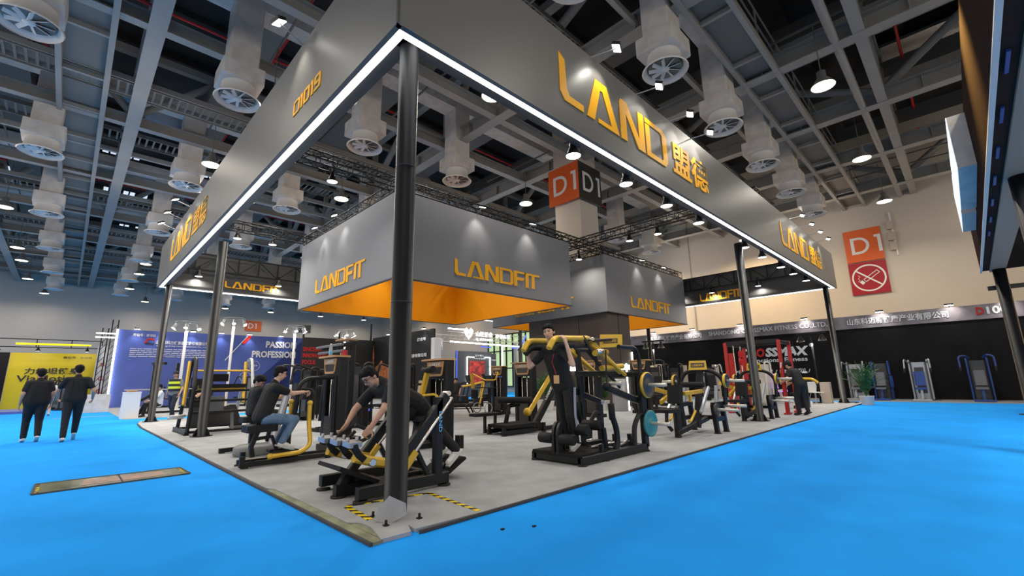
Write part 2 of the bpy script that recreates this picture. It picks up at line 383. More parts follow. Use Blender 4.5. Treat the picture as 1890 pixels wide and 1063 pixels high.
# ================================================================ booth platform and its carpet
m = MB(); m.prism([(-.11, .35), (-.04, .26), (-.03, .19), (-.03, .07), (-.07, -.09), (-.12, -.26), (.14, -.27), (.21, -.11), (.2, -.24), (.85, -.285), (21.6, -.285), (21.6, 17.6), (.1, 17.6), (-.08, 16.2), (-.17, 14), (-.17, 2.35), (-.12, 2.2), (-.11, 1.2)], .03)
m.build('booth_carpet', 'carpet_grey', label='grey booth carpet laid under the fitness machines', cat='carpet')
m = MB(); m.bar((-.15, -.265, .012), (-.15, 2.25, .012), .09, .024, .004); m.bar((-.04, -.2, .01), (-.05, .3, .01), .1, .02, .003)
m.build('plywood_board', 'plywood', label='bare plywood edge showing at the torn carpet corner', cat='platform edge')
m = MB(); m.bar((-.205, -.27, .014), (-.19, 14.2, .014), .025, .028, .004); m.bar((-.2, 14.2, .014), (-.1, 16.2, .014), .025, .028, .004); m.bar((.2, -.295, .014), (21.6, -.295, .014), .02, .028, .004)
m.build('carpet_edge_strip', 'carpet_edge', label='thin dark edge strip along the grey booth carpet', cat='edge strip')
# ================================================================ booth: hanging fascia
FX, FY, FB, FT = 21.55, 17.3, 4.86, 6.42
fas = thing('hanging_fascia', 'huge grey rectangular fascia ring with a lit lower edge, carried on black poles', 'fascia')
def panel(lo, hi, name='fascia_panel', m='fascia', parent=fas): return MB().bb(lo, hi).build(name, m, parent)
panel((0.0, -.012, FB), (FX, .05, FT)); panel((-.012, 0.0, FB), (.05, FY, FT))
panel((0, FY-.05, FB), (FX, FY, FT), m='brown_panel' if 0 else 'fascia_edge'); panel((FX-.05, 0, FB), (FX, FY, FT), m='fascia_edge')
m = MB()
for a, b in (((.0, .17), (FX, .17)), ((.17, 0), (.17, FY)), ((0, FY-.17), (FX, FY-.17)), ((FX-.17, 0), (FX-.17, FY))):
    m.bar((a[0], a[1], FB+.09), (b[0], b[1], FB+.09), .3, .1, 0)
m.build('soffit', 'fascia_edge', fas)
led = MB()
led.bb((.02, .025, FB+.012), (FX-.02, .15, FB+.035)); led.bb((.025, .15, FB+.012), (.15, FY-.02, FB+.035))
led.bb((.15, FY-.12, FB+.012), (FX-.02, FY-.05, FB+.035)); led.bb((FX-.12, .15, FB+.012), (FX-.05, FY-.12, FB+.035))
led.build('led_strip', 'led', fas, label='white lit strip under the fascia')
# seams and lettering on the fascia (gold)
m = MB(); m.box((0, 0, (FB+FT)/2), (.03, .03, FT-FB)); m.build('corner_joint', 'fascia_edge', fas)
FR = lambda x, z: frame((x, -.013, z), (1, 0, 0), (0, 0, 1))
FL = lambda y, z: frame((-.013, y, z), (0, -1, 0), (0, 0, 1))
def lettering(parent, M, width, height, name='lettering', word='LANDFIT', mt='letter_gold', depth=.012):
    m = MB(); logo_mesh(m, word, M, width, height, depth); return m.build(name, mt, parent)
def land_cjk(M, w, h):
    m = MB(); logo_mesh(m, 'LAND', M, w*.628, h, .012); text_mesh(m, '盟德', M @ Matrix.Translation((w*.672, 0, 0)), w*.328, h*.95, bold=.02, depth=.012)
    m.build('lettering', 'letter_gold', fas)
land_cjk(FR(2.65, 5.25), 5.35, .78); land_cjk(FR(13.65, 5.25), 5.38, .78); land_cjk(FL(14.5, 5.25), 5.3, .78)
lettering(fas, FL(3.08, 5.22), 1.06, .24, word='D1019')
FBk = lambda x, z: frame((x, FY-.052, z), (1, 0, 0), (0, 0, 1)); FRt = lambda y, z: frame((FX-.052, y, z), (0, -1, 0), (0, 0, 1))
lettering(fas, FBk(2.15, 5.14), 2.1, .28, mt='letter_gold'); lettering(fas, FRt(5.95, 5.08), 2.1, .4); lettering(fas, FBk(12.2, 5.14), 2.1, .28)
# black steel poles with base plates
def pole(x, y, label, r=.105, h=FB+.03, flare=True):
    t = thing('support_pole', label, 'pole', (x, y, .03), 0, 'black fascia poles')
    MB().cyl((0, 0, 0), (0, 0, h-.03), r, 32, 0).build('shaft', 'pole', t)
    c = MB()
    for z in (1.95, 3.4): c.tube([(r*cos(a*pi/16), r*sin(a*pi/16), z) for a in range(32)], .003, 6, closed=True)
    c.build('collar_seam', 'fascia_edge', t)
    for k in range(6 if flare else 0):
        a = k*pi/3+.4; MB().prism([(r-.01, 0), (r+.1, 0), (r+.03, .16), (r-.01, .18)], .012, Matrix.Rotation(a, 4, 'Z') @ Matrix.Rotation(pi/2, 4, 'X')).build('base_gusset', 'pole', t)
    if flare: MB().cyl((0, 0, 0), (0, 0, .012), r+.13, 24, .002).build('base_plate', 'pole', t)
    return t
pole(.30, .26, 'thick black pole at the near corner of the booth, in the taped square', flare=False)
pole(.50, 9.6, 'black pole midway along the left edge of the booth'); pole(.31, 16.75, 'black pole at the far left corner of the booth')
pole(11.2, .52, 'black pole midway along the right edge of the booth'); pole(20.9, .3, 'black pole at the far right corner by the white chair')
pole(19.05, 16.95, 'black pole under the far fascia, seen left of the standing man'); pole(21.33, 9.0, 'black pole under the far right fascia, in front of the dark wall')
for x, y, lb in ((.30, .26, 'flap of grey carpet curled against the near corner pole'),):
    m = MB(); m.prism([(-.14, .0), (.0, -.03), (.15, .04), (.13, .13), (-.02, .19), (-.1, .1)], .008, Matrix.Translation((.14, .08, .045)) @ Matrix.Rotation(-.78, 4, 'Z') @ Matrix.Rotation(1.25, 4, 'X'))
    m.build('carpet_flap', 'carpet_grey', label=lb, cat='carpet flap')
for i, (x, y, lb) in enumerate(((.12, .33, 'black floor bolt left of the near pole'), (.07, .01, 'black floor bolt nearest the torn carpet corner'), (.37, -.03, 'black floor bolt right of the near pole'))):
    m = MB(); m.cyl((x, y, .03), (x, y, .075), .012, 8); m.box((x, y, .035), (.04, .04, .01)); m.build('floor_bolt', 'black', label=lb, cat='bolt', group='bolts around the near pole')
# hazard tape: the procedural stripes follow the tape
def hazard():
    m = bpy.data.materials.new('hazard_tape'); m.use_nodes = True; nt = m.node_tree; b = nt.nodes['Principled BSDF']
    tc = nt.nodes.new('ShaderNodeTexCoord'); w = nt.nodes.new('ShaderNodeTexWave'); r = nt.nodes.new('ShaderNodeValToRGB')
    w.wave_type = 'BANDS'; w.bands_direction = 'DIAGONAL'; w.inputs['Scale'].default_value = 4.4
    mp = nt.nodes.new('ShaderNodeMapping'); mp.inputs['Scale'].default_value = (1, 1, 0); nt.links.new(tc.outputs['Object'], mp.inputs[0]); nt.links.new(mp.outputs[0], w.inputs[0])
    r.color_ramp.interpolation = 'CONSTANT'; r.color_ramp.elements[0].color = (.008, .008, .008, 1); r.color_ramp.elements[1].color = (.85, .62, .0, 1); r.color_ramp.elements[1].position = .45
    nt.links.new(w.outputs[1], r.inputs[0]); nt.links.new(r.outputs[0], b.inputs['Base Color']); b.inputs['Roughness'].default_value = .4; MT['hazard'] = m
hazard()
for a, b, w, lb in (((.10, .82), (.06, .27), .055, 'short thick strip of hazard tape left of the near pole'), ((.11, .84), (.94, .68), .045, 'hazard tape behind the near pole'), ((.94, .68), (.87, -.24), .045, 'hazard tape right of the near pole')):
    m = MB(); m.bar((a[0], a[1], .033), (b[0], b[1], .033), w, .006, 0); m.build('hazard_tape', 'hazard', label=lb+', yellow and black', cat='tape', group='hazard tape around the near pole')

# ================================================================ hanging boxes
def hang_box(x0, x1, y0, y1, z0, z1, label, faces):
    t = thing('hanging_box', label, 'hanging sign', (0, 0, 0))
    m = MB(); d = .04
    m.bb((x0, y0, z0), (x1, y0+d, z1)); m.bb((x0, y1-d, z0), (x1, y1, z1)); m.bb((x0, y0+d, z0), (x0+d, y1-d, z1)); m.bb((x1-d, y0+d, z0), (x1, y1-d, z1))
    m.build('outer_cloth', 'fabric_grey', t)
    m = MB(); e = d+.01
    for lo, hi in (((x0+d, y0+d, z0+.02), (x1-d, y0+e+.02, z1-.05)), ((x0+d, y1-e-.02, z0+.02), (x1-d, y1-d, z1-.05)), ((x0+d, y0+d, z0+.02), (x0+e+.02, y1-d, z1-.05)), ((x1-e-.02, y0+d, z0+.02), (x1-d, y1-d, z1-.05))): m.bb(lo, hi)
    m.build('inner_cloth', 'fabric_orange', t)
    m = MB()
    for a, b in (((x0, y0), (x1, y0)), ((x1, y0), (x1, y1)), ((x1, y1), (x0, y1)), ((x0, y1), (x0, y0))): m.bar((a[0], a[1], z0+.01), (b[0], b[1], z0+.01), .07, .03, 0)
    m.build('hem_bar', 'fascia_edge', t)
    for M, w in faces: lettering(t, M, w, .52)
    return t
BZ0, BZ1 = 3.91, 6.4
hang_box(3.88, 11.33, 6.66, 13.75, BZ0, BZ1, 'near hanging grey cloth box with orange inside', [(frame((5.8, 6.655, 4.29), (1, 0, 0), (0, 0, 1)), 3.72), (frame((3.875, 12.14, 4.29), (0, -1, 0), (0, 0, 1)), 3.68)])
hang_box(13.72, 21.2, 6.64, 13.75, BZ0, BZ1, 'far hanging grey cloth box over the brown column block', [(frame((15.62, 6.635, 4.29), (1, 0, 0), (0, 0, 1)), 3.8), (frame((13.715, 12.1, 4.29), (0, -1, 0), (0, 0, 1)), 3.7)])
# ================================================================ box trusses
def truss(a, b, s=.3, label='black box truss', step=.42, up=(0, 0, 1)):
    a, b = V(a), V(b); d = b-a; L = d.length; d.normalize(); u = V(up); n = d.cross(u).normalized(); h = s/2; m = MB()
    cs = [(n*i*h+u*j*h) for i, j in ((-1, -1), (1, -1), (1, 1), (-1, 1))]
    for c in cs: m.tube([a+c, b+c], .022, 6)
    k = max(1, round(L/step))
    for q in range(k+1):
        p = a+d*(L*q/k)
        for i in range(4): m.bar(p+cs[i], p+cs[(i+1) % 4], .018, .018, 0)
        if q < k:
            p2 = a+d*(L*(q+1)/k)
            for i in range(4):
                A, B = (cs[i], cs[(i+1) % 4]) if q % 2 else (cs[(i+1) % 4], cs[i]); m.bar(p+A, p2+B, .014, .014, 0)
    return m.build('box_truss', 'truss_black', label=label, cat='truss', group='black box trusses above the booth')
zt = 6.6
for x0, x1, nm in ((3.88, 11.33, 'near'), (13.72, 21.2, 'far')):
    for y, e in ((6.84, 'front'), (13.55, 'rear')): truss((x0, y, zt), (x1, y, zt), label='black box truss along the %s edge of the %s hanging box' % (e, nm))
    for x, e in ((x0+.18, 'left'), (x1-.18, 'right')): truss((x, 6.9, zt), (x, 13.5, zt), label='black box truss along the %s edge of the %s hanging box' % (e, nm))
truss((.1, 6.84, zt), (3.8, 6.84, zt), label='front black box truss from the left fascia to the near hanging box')
truss((.1, 13.4, zt), (3.8, 13.4, zt), label='rear black box truss from the left fascia to the near hanging box')
truss((12.2, .1, zt), (12.2, 17.1, zt), label='long black box truss running between the two hanging boxes')
truss((11.4, 6.84, zt), (13.7, 6.84, zt), label='short front black box truss joining the two hanging boxes'); truss((11.4, 13.5, zt), (13.7, 13.5, zt), label='short rear black box truss joining the two hanging boxes')
def ladder(a, b, z0, z1, lb):
    a, b = V(a), V(b); d = b-a; L = d.length; d.normalize(); m = MB()
    for z in (z0, z1): m.bar((a.x, a.y, z), (b.x, b.y, z), .06, .06, 0)
    k = round(L/.75)
    for q in range(k+1):
        p = a+d*(L*q/k); m.bar((p.x, p.y, z0), (p.x, p.y, z1), .05, .05, 0)
        if q < k: e = a+d*(L*(q+1)/k); m.bar((p.x, p.y, z0 if q % 2 else z1), (e.x, e.y, z1 if q % 2 else z0), .035, .035, 0)
    m.build('fascia_truss', 'truss_black', label=lb, cat='truss', group='black ladder trusses behind the fascia')
ladder((.3, FY-.25), (FX-.3, FY-.25), 5.7, 6.35, 'black ladder truss behind the far fascia'); ladder((FX-.25, .3), (FX-.25, FY-.4), 5.7, 6.35, 'black ladder truss behind the far right fascia')
ladder((.3, .22), (FX-.3, .22), 5.7, 6.35, 'black ladder truss behind the right fascia'); ladder((.22, .4), (.22, FY-.4), 5.7, 6.35, 'black ladder truss behind the left fascia')
# ================================================================ column, cladding, signs
m = MB(); m.bb((14.1, 8.02, .031), (15.5, 9.52, 16.0)); m.build('column_1', 'wall_cream', kind='structure')
t = thing('column_cladding', 'dark brown clad block around the hall column', 'cladding')
m = MB(); m.bb((13.78, 6.72, .031), (15.49, 11.2, BZ0+.3)); m.build('panel', 'brown_clad', t)
m = MB()
for y in (8.2, 9.7): m.box((13.775, y, 2), (.012, .012, 3.9))
m.box((14.6, 6.715, 2), (.012, .012, 3.9)); m.build('panel_joint', 'black', t)
def lightsign(M, parent, body_cjk, name='lit_lettering'):
    m = MB(); logo_mesh(m, 'LAND', M, .62, .2, .03); text_mesh(m, body_cjk, M @ Matrix.Translation((.68, 0, 0)), None, .2, bold=.02, depth=.03); return m.build(name, 'lamp_cool', parent, label='lit white lettering')
lightsign(frame((14.5, 6.70, 1.55), (1, 0, 0), (0, 0, 1)), t, '盟德'); lightsign(frame((13.77, 8.9, 1.55), (0, -1, 0), (0, 0, 1)), t, '盟德')
m = MB(); m.bar((15.5, 6.7, .1), (15.5, 6.7, 2.3), .04, .04, 0); m.build('light_edge', 'lamp_cool', t)
def d1_sign(name, label, M, w, h, mt, lw=None):
    t = thing(name, label, 'sign')
    m = MB(); m.prism([(0, 0), (w, 0), (w, h), (0, h)], .08, M); m.build('board', mt, t)
    m = MB(); N_ = M @ Matrix.Translation((w*.17, h*.24, .08)); k = h*.52
    arc = lambda cx, r, a0, a1: [(cx+r*cos(a0+(a1-a0)*i/16), .5+r*sin(a0+(a1-a0)*i/16)) for i in range(17)]
    m.prism([[(x*k, y*k) for x, y in [(0, 0)]+arc(.36, .5, -pi/2, pi/2)+[(0, 1)]], [(x*k, y*k) for x, y in [(.16, .14)]+arc(.36, .36, -pi/2, pi/2)+[(.16, .86)]]], .012, N_)
    m.prism([(x*k, y*k) for x, y in [(1.12, .86), (1.12, 1), (1.42, 1), (1.42, 0), (1.26, 0), (1.26, .86)]], .012, N_)
    m.build('lettering', 'white_letter', t)
    return t
zs = 9.42
d1_sign('hall_sign', 'orange hall sign on the left face of the white column', frame((13.9, 9.65, zs), (0, -1, 0), (0, 0, 1)), 1.8, 1.85, 'orange_sign')
d1_sign('hall_sign', 'dark grey hall sign on the right face of the white column', frame((13.85, 7.92, zs), (1, 0, 0), (0, 0, 1)), 1.8, 1.85, 'dark_sign')
d1_sign('hall_sign', 'large orange hall sign on the cream right wall', frame((HX-.01, .94, 8.04), (0, -1, 0), (0, 0, 1)), 1.86, 2.06, 'orange_sign')
t = thing('no_smoking_sign', 'square red no smoking sign on the cream wall under the orange sign', 'sign')
M = frame((HX-.01, .94, 5.97), (0, -1, 0), (0, 0, 1)) @ Matrix.Diagonal((1.24, 1.24, 1, 1)); m = MB(); m.prism([(0, 0), (1.5, 0), (1.5, 1.62), (0, 1.62)], .08, M); m.build('board', 'red_sign', t)
m = MB(); ring = lambda r: [(.75+r*cos(2*pi*i/40), .81+r*sin(2*pi*i/40)) for i in range(40)]
m.prism([ring(.68), ring(.61)], .01, M @ Matrix.Translation((0, 0, .08)))
T_ = M @ Matrix.Translation((.75, .81, .08)) @ Matrix.Rotation(-.72, 4, 'Z'); m.prism([(-.63, -.035), (.63, -.035), (.63, .035), (-.63, .035)], .014, T_)
T2 = M @ Matrix.Translation((.75, .81, .08)) @ Matrix.Rotation(.62, 4, 'Z')
m.prism([[(-.42, -.09), (.5, -.09), (.5, .09), (-.42, .09)], [(-.2, -.06), (.47, -.06), (.47, .06), (-.2, .06)]], .01, T2)
m.prism([(-.27, -.09), (-.23, -.09), (-.23, .09), (-.27, .09)], .01, T2)
m.sweep(fillet([M @ V((.33, .98, .085)), M @ V((.42, .9, .085)), M @ V((.3, .82, .085)), M @ V((.4, .72, .085)), M @ V((.3, .66, .085))], .08), [(-.015, -.01), (.015, -.01), (.015, .01), (-.015, .01)])
m.build('pictogram', 'white_letter', t)
# ================================================================ flood lights on arms above the fascia
def flood(base, tip, target, label, energy=62, group='flood lights above the fascia'):
    t = thing('flood_light', label, 'flood light', base, 0, group)
    d = V(tip)-V(base); m = MB(); m.tube([(0, 0, -.02), tuple(d)], .012, 6); m.build('arm', 'lamp_shade', t)
    v = (V(target)-V(tip)).normalized(); R = v.to_track_quat('-Z', 'Y').to_matrix().to_4x4()
    m = MB(); m.box((0, 0, .03), (.2, .14, .05), ch=.01); h = m.build('housing', 'black', t); h.matrix_local = Matrix.Translation(d) @ R
    m = MB(); m.box((0, 0, -.002), (.18, .12, .012)); g = m.build('lens', 'lamp_cool', t); g.matrix_local = Matrix.Translation(d) @ R
    spot_light(V(tip)+v*.04, target, energy, 80, (1, .96, .86), .9, .05)
nth = ('first', 'second', 'third', 'fourth', 'fifth', 'sixth', 'seventh', 'eighth', 'ninth', 'tenth')
for i, x in enumerate((3.76, 5.19, 6.5, 7.52, 15.2, 16.5, 17.8, 19.1)):
    flood((x-.25, .02, FT), (x, -.36, 6.5), (x-.15, .0, 5.5), '%s small flood light on an arm above the right fascia, from the near corner' % nth[i])
for i, y in enumerate((2.82, 11.76, 13.1, 14.4)):
    flood((.02, y+.1, FT), (-.4, y, 6.5), (0, y+.1, 5.5), '%s small flood light on an arm above the left fascia, from the near corner' % nth[i])
for i, (x, y, tx, ty) in enumerate(((6.6, 6.3, 6.7, 6.66), (8.9, 6.3, 9, 6.66), (16.3, 6.3, 16.4, 6.64), (18.4, 6.3, 18.4, 6.64), (3.5, 11.6, 3.88, 11.6), (3.5, 10.0, 3.88, 10), (13.3, 10.5, 13.72, 10.2))):
    flood((tx, ty+.05, 6.42), (x, y, 6.5), (tx, ty, 5.4), ['left small flood light above the front of the near hanging box', 'right small flood light above the front of the near hanging box', 'left small flood light above the front of the far hanging box', 'right small flood light above the front of the far hanging box',
      'farther small flood light above the left side of the near hanging box', 'nearer small flood light above the left side of the near hanging box', 'small flood light between the two hanging boxes'][i], 45, 'flood lights above the hanging boxes')
# spot lamps hung under the trusses and under the fascia
def make_spot():
    t = thing('truss_spot', 'lit round spot lamp', 'spot lamp', (0, 0, 0), 0, 'round spot lamps of the booth')
    MB().lathe([(.13, 0), (.135, .012), (.11, .05), (.06, .16), (.055, .26), (.02, .27)], 18, cap0=False).build('reflector', 'black', t)
    MB().lathe([(.001, .008), (.12, .008), (.12, .016), (.001, .016)], 18).build('lens', 'lamp_cool', t)
    MB().box((0, 0, .34), (.04, .1, .16)).build('yoke', 'black', t)
    return t
sp = make_spot(); first = True
SPOTS = [(3.49, .42, 4.78, 'front spot lamp under the right fascia'), (5.1, .42, 4.78, ''), (6.71, .42, 4.78, ''), (8.32, .42, 4.78, ''), (11.41, .42, 4.78, ''), (12.97, .42, 4.78, ''), (14.9, .42, 4.78, ''), (16.41, .42, 4.78, ''), (18.18, .42, 4.78, '')]
for i, (x, y, z, _) in enumerate(SPOTS):
    lb = '%s round spot lamp under the right fascia, counted from the near corner' % nth[i]
    o = sp if first else copy_tree(sp); first = False; o.location = (x, y, z); o['label'] = lb
    area_light((x, y, z-.02), 9, .22, (1, .95, .85), spread=140)
HANG = [(2.14, 6.88, 'above the left aisle, on the front truss'), (2.72, 13.4, 'on the rear truss left of the near box'), (1.6, 13.4, 'on the rear truss close to the left fascia'), (12.23, 4.53, 'on the truss between the boxes, rear one'), (12.29, 3.44, 'on the truss between the boxes, front one'),
        (12.9, 7.36, 'low between the two hanging boxes'), (1.2, 17.0, 'beside the mid-left pole under the far fascia'), (4.1, 17.0, 'under the far fascia at the end of the gold lettering'), (21.2, 6.9, 'right of the far hanging box'), (21.2, 5.2, 'in front of the far right lettering'), (21.2, 3.0, 'under the far right fascia end')]
for x, y, lb in HANG:
    zz = 6.15 if y < 16 and x < 20 else 5.4
    o = copy_tree(sp, (x, y, zz), label='lit round spot lamp '+lb); area_light((x, y, zz-.02), 40, .24, (1, .95, .85), spread=150)
# lamps inside the hanging boxes light the orange cloth and the floor under it
for i, (x, y) in enumerate(((6, 9), (9.4, 9), (6, 11.6), (9.4, 11.6), (17, 9), (19.6, 9), (17, 11.6), (19.6, 11.6))):
    copy_tree(sp, (x, y, 5.95), label='round spot lamp hidden high inside the %s hanging box' % ('near' if i < 4 else 'far')); area_light((x, y, 5.9), 14, .24, (1, .94, .82), spread=170)

spot_light((7.1, 12.3, 5.9), (6.9, 13.7, 4.9), 60, 75, (1, .95, .85), 1, .05); spot_light((19.0, 12.3, 5.9), (18.6, 13.7, 4.8), 40, 75, (1, .95, .85), 1, .05)
# ================================================================ fitness machines of the booth
mat('frame_black', (.008, .0085, .0095), .4, spec=.32, bump=.05, bscale=200)
mat('gold', (.62, .385, .03), .35, metal=.25, spec=.6)
mat('pad', (.007, .007, .008), .65, spec=.3, bump=.08, bscale=120)
mat('chrome', (.80, .73, .66), .27, metal=1)
mat('olive_inlay', (.10, .075, .03), .5)
mat('bright_steel', (.62, .58, .52), .32, metal=.55)
mat('rubber', (.012, .012, .012), .8)
mat('tread', (.009, .009, .010), .75, spec=.25, bump=.6, bscale=260)
mat('tan', (.55, .31, .13), .45)
mat('badge_dark', (.045, .04, .036), .3)
mat('white_print', (.75, .75, .75), .5)
mat('blue_print', (.12, .42, .78), .5)
mat('teal', (.035, .22, .25), .35)
mat('clear_plastic', (.75, .85, .9), .1, trans=.6)
mat('iron', (.06, .058, .055), .45, metal=.4)
mat('grey_plastic', (.16, .165, .17), .5)
mat('silver', (.42, .43, .45), .35, metal=.6)
def put(mb, name, m, root, **kw):
    """Mesh given in world coordinates, stored relative to its thing's base."""
    Mi = (Matrix.Translation(root.location) @ Matrix.Rotation(root.rotation_euler.z, 4, 'Z')).inverted()
    mb.v = [tuple(Mi @ V(p)) for p in mb.v]; return mb.build(name, m, root, **kw)
def kput(mb, name, m, part, root):
    Mi = (Matrix.Translation(root.location) @ Matrix.Rotation(root.rotation_euler.z, 4, 'Z')).inverted()
    mb.v = [tuple(Mi @ V(p)) for p in mb.v]; return mb.build(name, m, part)
def feet(root, pts, r=.06):
    for p in pts: put(MB().cyl((p[0], p[1], .03), (p[0], p[1], .05), r, 14), 'foot_pad', 'rubber', root)
def each(root, name, m, segs, w, h=None, ch=.008):
    for s in segs:
        mb = MB()
        if h is None: mb.tube(s, w, 12)
        else: mb.path(s, w, h, ch)
        put(mb, name, m, root)
def roller(root, a, b, r=.065, name='foam_roller'):
    a, b = V(a), V(b); d = (b-a).normalized()
    mb = MB().cyl(a, b, r, 18); put(mb, name, 'pad', root)
def disc(root, c, axis, r, t=.035, name='weight_plate', m='iron', rim=None):
    c, ax = V(c), V(axis).normalized(); Mx = Matrix.Translation(c-ax*t/2) @ ax.to_track_quat('Z', 'Y').to_matrix().to_4x4()
    p = put(MB().lathe([(.026, 0), (r*.35, 0), (r*.4, t*.25), (r*.8, t*.25), (r*.85, 0), (r*.97, 0), (r, t*.15), (r, t*.85), (r*.97, t), (r*.85, t), (r*.8, t*.75), (r*.4, t*.75), (r*.35, t), (.026, t)], 28, Mx), name, m, root)
    if rim: kput(MB().lathe([(r*.95, -.002), (r*1.01, t*.1), (r*1.01, t*.9), (r*.95, t+.002)], 28, Mx, cap0=False), 'rim', rim, p, root)
    return p
def horn(root, a, b, r=.03): put(MB().cyl(a, b, r, 14), 'weight_horn', 'bright_steel', root)
def badge(root, M, w, h, word='LANDFIT', parent=None):
    """Tapered tan badge frame with a dark face and the maker's word, on a face."""
    q = lambda s, t: [(-w/2*s, h*t), (w/2*s, h*t), (w*.36*s, h*(1-t)*.0), (-w*.36*s, 0)]
    o = [(-w/2, h), (w/2, h), (w*.37, h*.06), (w*.33, 0), (-w*.33, 0), (-w*.37, h*.06)]; i_ = [(-w*.42, h*.62), (w*.42, h*.62), (w*.32, h*.12), (-w*.32, h*.12)]
    b = MB().prism([o, i_], .02, M); b = put(b, 'badge', 'tan', root)
    kput(MB().prism([(x*.99, y) for x, y in i_], .008, M), 'badge_face', 'badge_dark', b, root)
    m = MB(); logo_mesh(m, word, M @ Matrix.Translation((-w*.36, h*.7, .02)), w*.72, h*.2, .004); kput(m, 'lettering', 'white_print', b, root)
def tower(x, y, label, h=1.64, w=.66, d=.18, group=None, rz=0):
    """Selectorised weight tower, its front towards -X."""
    t = thing('weight_tower', label, 'weight tower', (x, y, .03), rz, group)
    L = lambda mb, n, m, p=t: mb.build(n, m, p)
    for s in (-1, 1): L(MB().box((0, s*(w/2-.06), h/2), (d, .12, h-.02), ch=.02), 'upright', 'frame_black')
    L(MB().box((0.04, 0, .05), (d+.18, w+.06, .1), ch=.02), 'base_frame', 'frame_black')
    L(MB().box((0, 0, h-.17), (d+.02, w-.02, .34), ch=.03), 'top_shroud', 'frame_black')
    m = MB(); m.prism([(-d/2-.1, -w/2-.03), (d/2+.02, -w/2-.02), (d/2+.02, w/2+.02), (-d/2-.1, w/2+.03), (-d/2-.13, w/4), (-d/2-.13, -w/4)], .03, Matrix.Translation((0, 0, h))); L(m, 'wooden_shelf', 'tan')
    M = frame((-d/2-.012, 0, h-.29), (0, -1, 0), (0, 0, 1))
    b = MB(); o = [(-.27, .27), (.27, .27), (.21, .03), (.18, 0), (-.18, 0), (-.21, .03)]; i_ = [(-.225, .17), (.225, .17), (.175, .04), (-.175, .04)]
    b = L(b.prism([o, i_], .02, M), 'badge', 'tan')
    L(MB().prism([(q, r) for q, r in i_], .008, M), 'badge_face', 'badge_dark', b)
    m = MB(); logo_mesh(m, 'LANDFIT', M @ Matrix.Translation((-.17, .195, .02)), .34, .055, .004); L(m, 'lettering', 'white_print', b)
    for s in (-.09, .09): L(MB().cyl((-.03, s, .1), (-.03, s, h-.32), .014, 10), 'guide_rod', 'chrome')
    m = MB()
    for k in range(14): m.box((-.02, 0, .14+k*.034), (.16, .34, .03), ch=.004)
    L(m, 'weight_stack', 'iron'); L(MB().cyl((-.03, 0, .6), (-.03, 0, h-.3), .006, 8), 'cable', 'rubber')
    L(MB().box((d/2-.02, 0, h*.42), (.02, w-.22, h*.7)), 'rear_panel', 'black')
    m = MB(); m.prism([(.1, 0), (.34, 0), (.1, .35)], .05, Matrix.Translation((d/2-.1, w/2-.02, 0)) @ Matrix.Rotation(pi/2, 4, 'X')); L(m, 'rear_brace', 'frame_black')
    return t
tower(1.56, 4.65, 'black weight tower with a water bottle on its shelf, in front of the seated man')
tower(3.06, 3.46, 'black weight tower with a gold lever arm in front, just right of the near pole', h=1.56)
tower(6.62, 4.65, 'black weight tower behind the gold inclined arm machine left of the standing man', h=1.6)
tower(9.3, 8.55, 'black weight tower with a gold tray handle in front, in the middle of the booth', h=1.66)
tower(12.0, 4.35, 'black weight tower right of the machine with yellow arms and teal plate', h=1.74)
tower(9.9, 4.9, 'black weight tower half hidden behind the man holding yellow arms', h=1.7)
# tall cable tower behind the leaning man
t = thing('cable_tower', 'tall black cable tower with crossbars and chrome rods behind the leaning man', 'cable machine', (2.45, 5.8, .03))
for y in (5.5, 6.1): put(MB().box((2.45, y, 1.06), (.13, .1, 2.06), ch=.02), 'upright', 'frame_black', t)
put(MB().box((2.45, 5.8, .08), (.5, .8, .1), ch=.02), 'base_frame', 'frame_black', t)
each(t, 'crossbar', 'grey_plastic', [[(2.1, 5.2, 1.98), (2.1, 6.5, 1.98)], [(2.15, 5.2, 1.86), (2.15, 6.5, 1.86)]], .05, .05)
each(t, 'top_arm', 'frame_black', [[(2.1, 5.45, 1.95), (2.5, 5.45, 2.05)], [(2.1, 6.2, 1.95), (2.5, 6.2, 2.05)]], .05, .08)
put(MB().prism([(-.18, -.2), (.12, -.2), (.12, .25), (-.18, .25), (-.22, 0)], .03, Matrix.Translation((2.46, 5.72, 2.1))), 'wooden_shelf', 'tan', t)
for y in (5.68, 5.78): put(MB().cyl((2.33, y, .15), (2.33, y, 1.85), .014, 10), 'guide_rod', 'chrome', t)
m = MB()
for k in range(16): m.box((2.35, 5.74, .18+k*.034), (.16, .3, .03), ch=.004)
put(m, 'weight_stack', 'iron', t)
each(t, 'curved_handle', 'frame_black', [fillet([(2.35, 5.45, 1.62), (1.95, 5.4, 1.62), (1.85, 5.4, 1.2), (1.82, 5.4, .5)], .2)], .03)
t.location.x -= .2
# water bottle and red box on the first tower
t = thing('water_bottle', 'clear plastic water bottle with blue label on top of the wooden shelf', 'bottle', (1.53, 4.86, 1.70))
MB().lathe([(.03, 0), (.034, .01), (.034, .15), (.03, .17), (.014, .215), (.014, .23)], 16).build('body', 'clear_plastic', t)
MB().lathe([(.035, .05), (.035, .11)], 16, cap0=False).build('paper_label', 'blue_print', t); MB().cyl((0, 0, .23), (0, 0, .25), .016, 12).build('cap', 'white_paint', t)
t = thing('snack_bag', 'small red snack bag on the wooden shelf by the bottle', 'bag', (1.62, 4.45, 1.70)); MB().box((0, 0, .05), (.08, .14, .1), ch=.03).build('bag', 'red_sign', t)

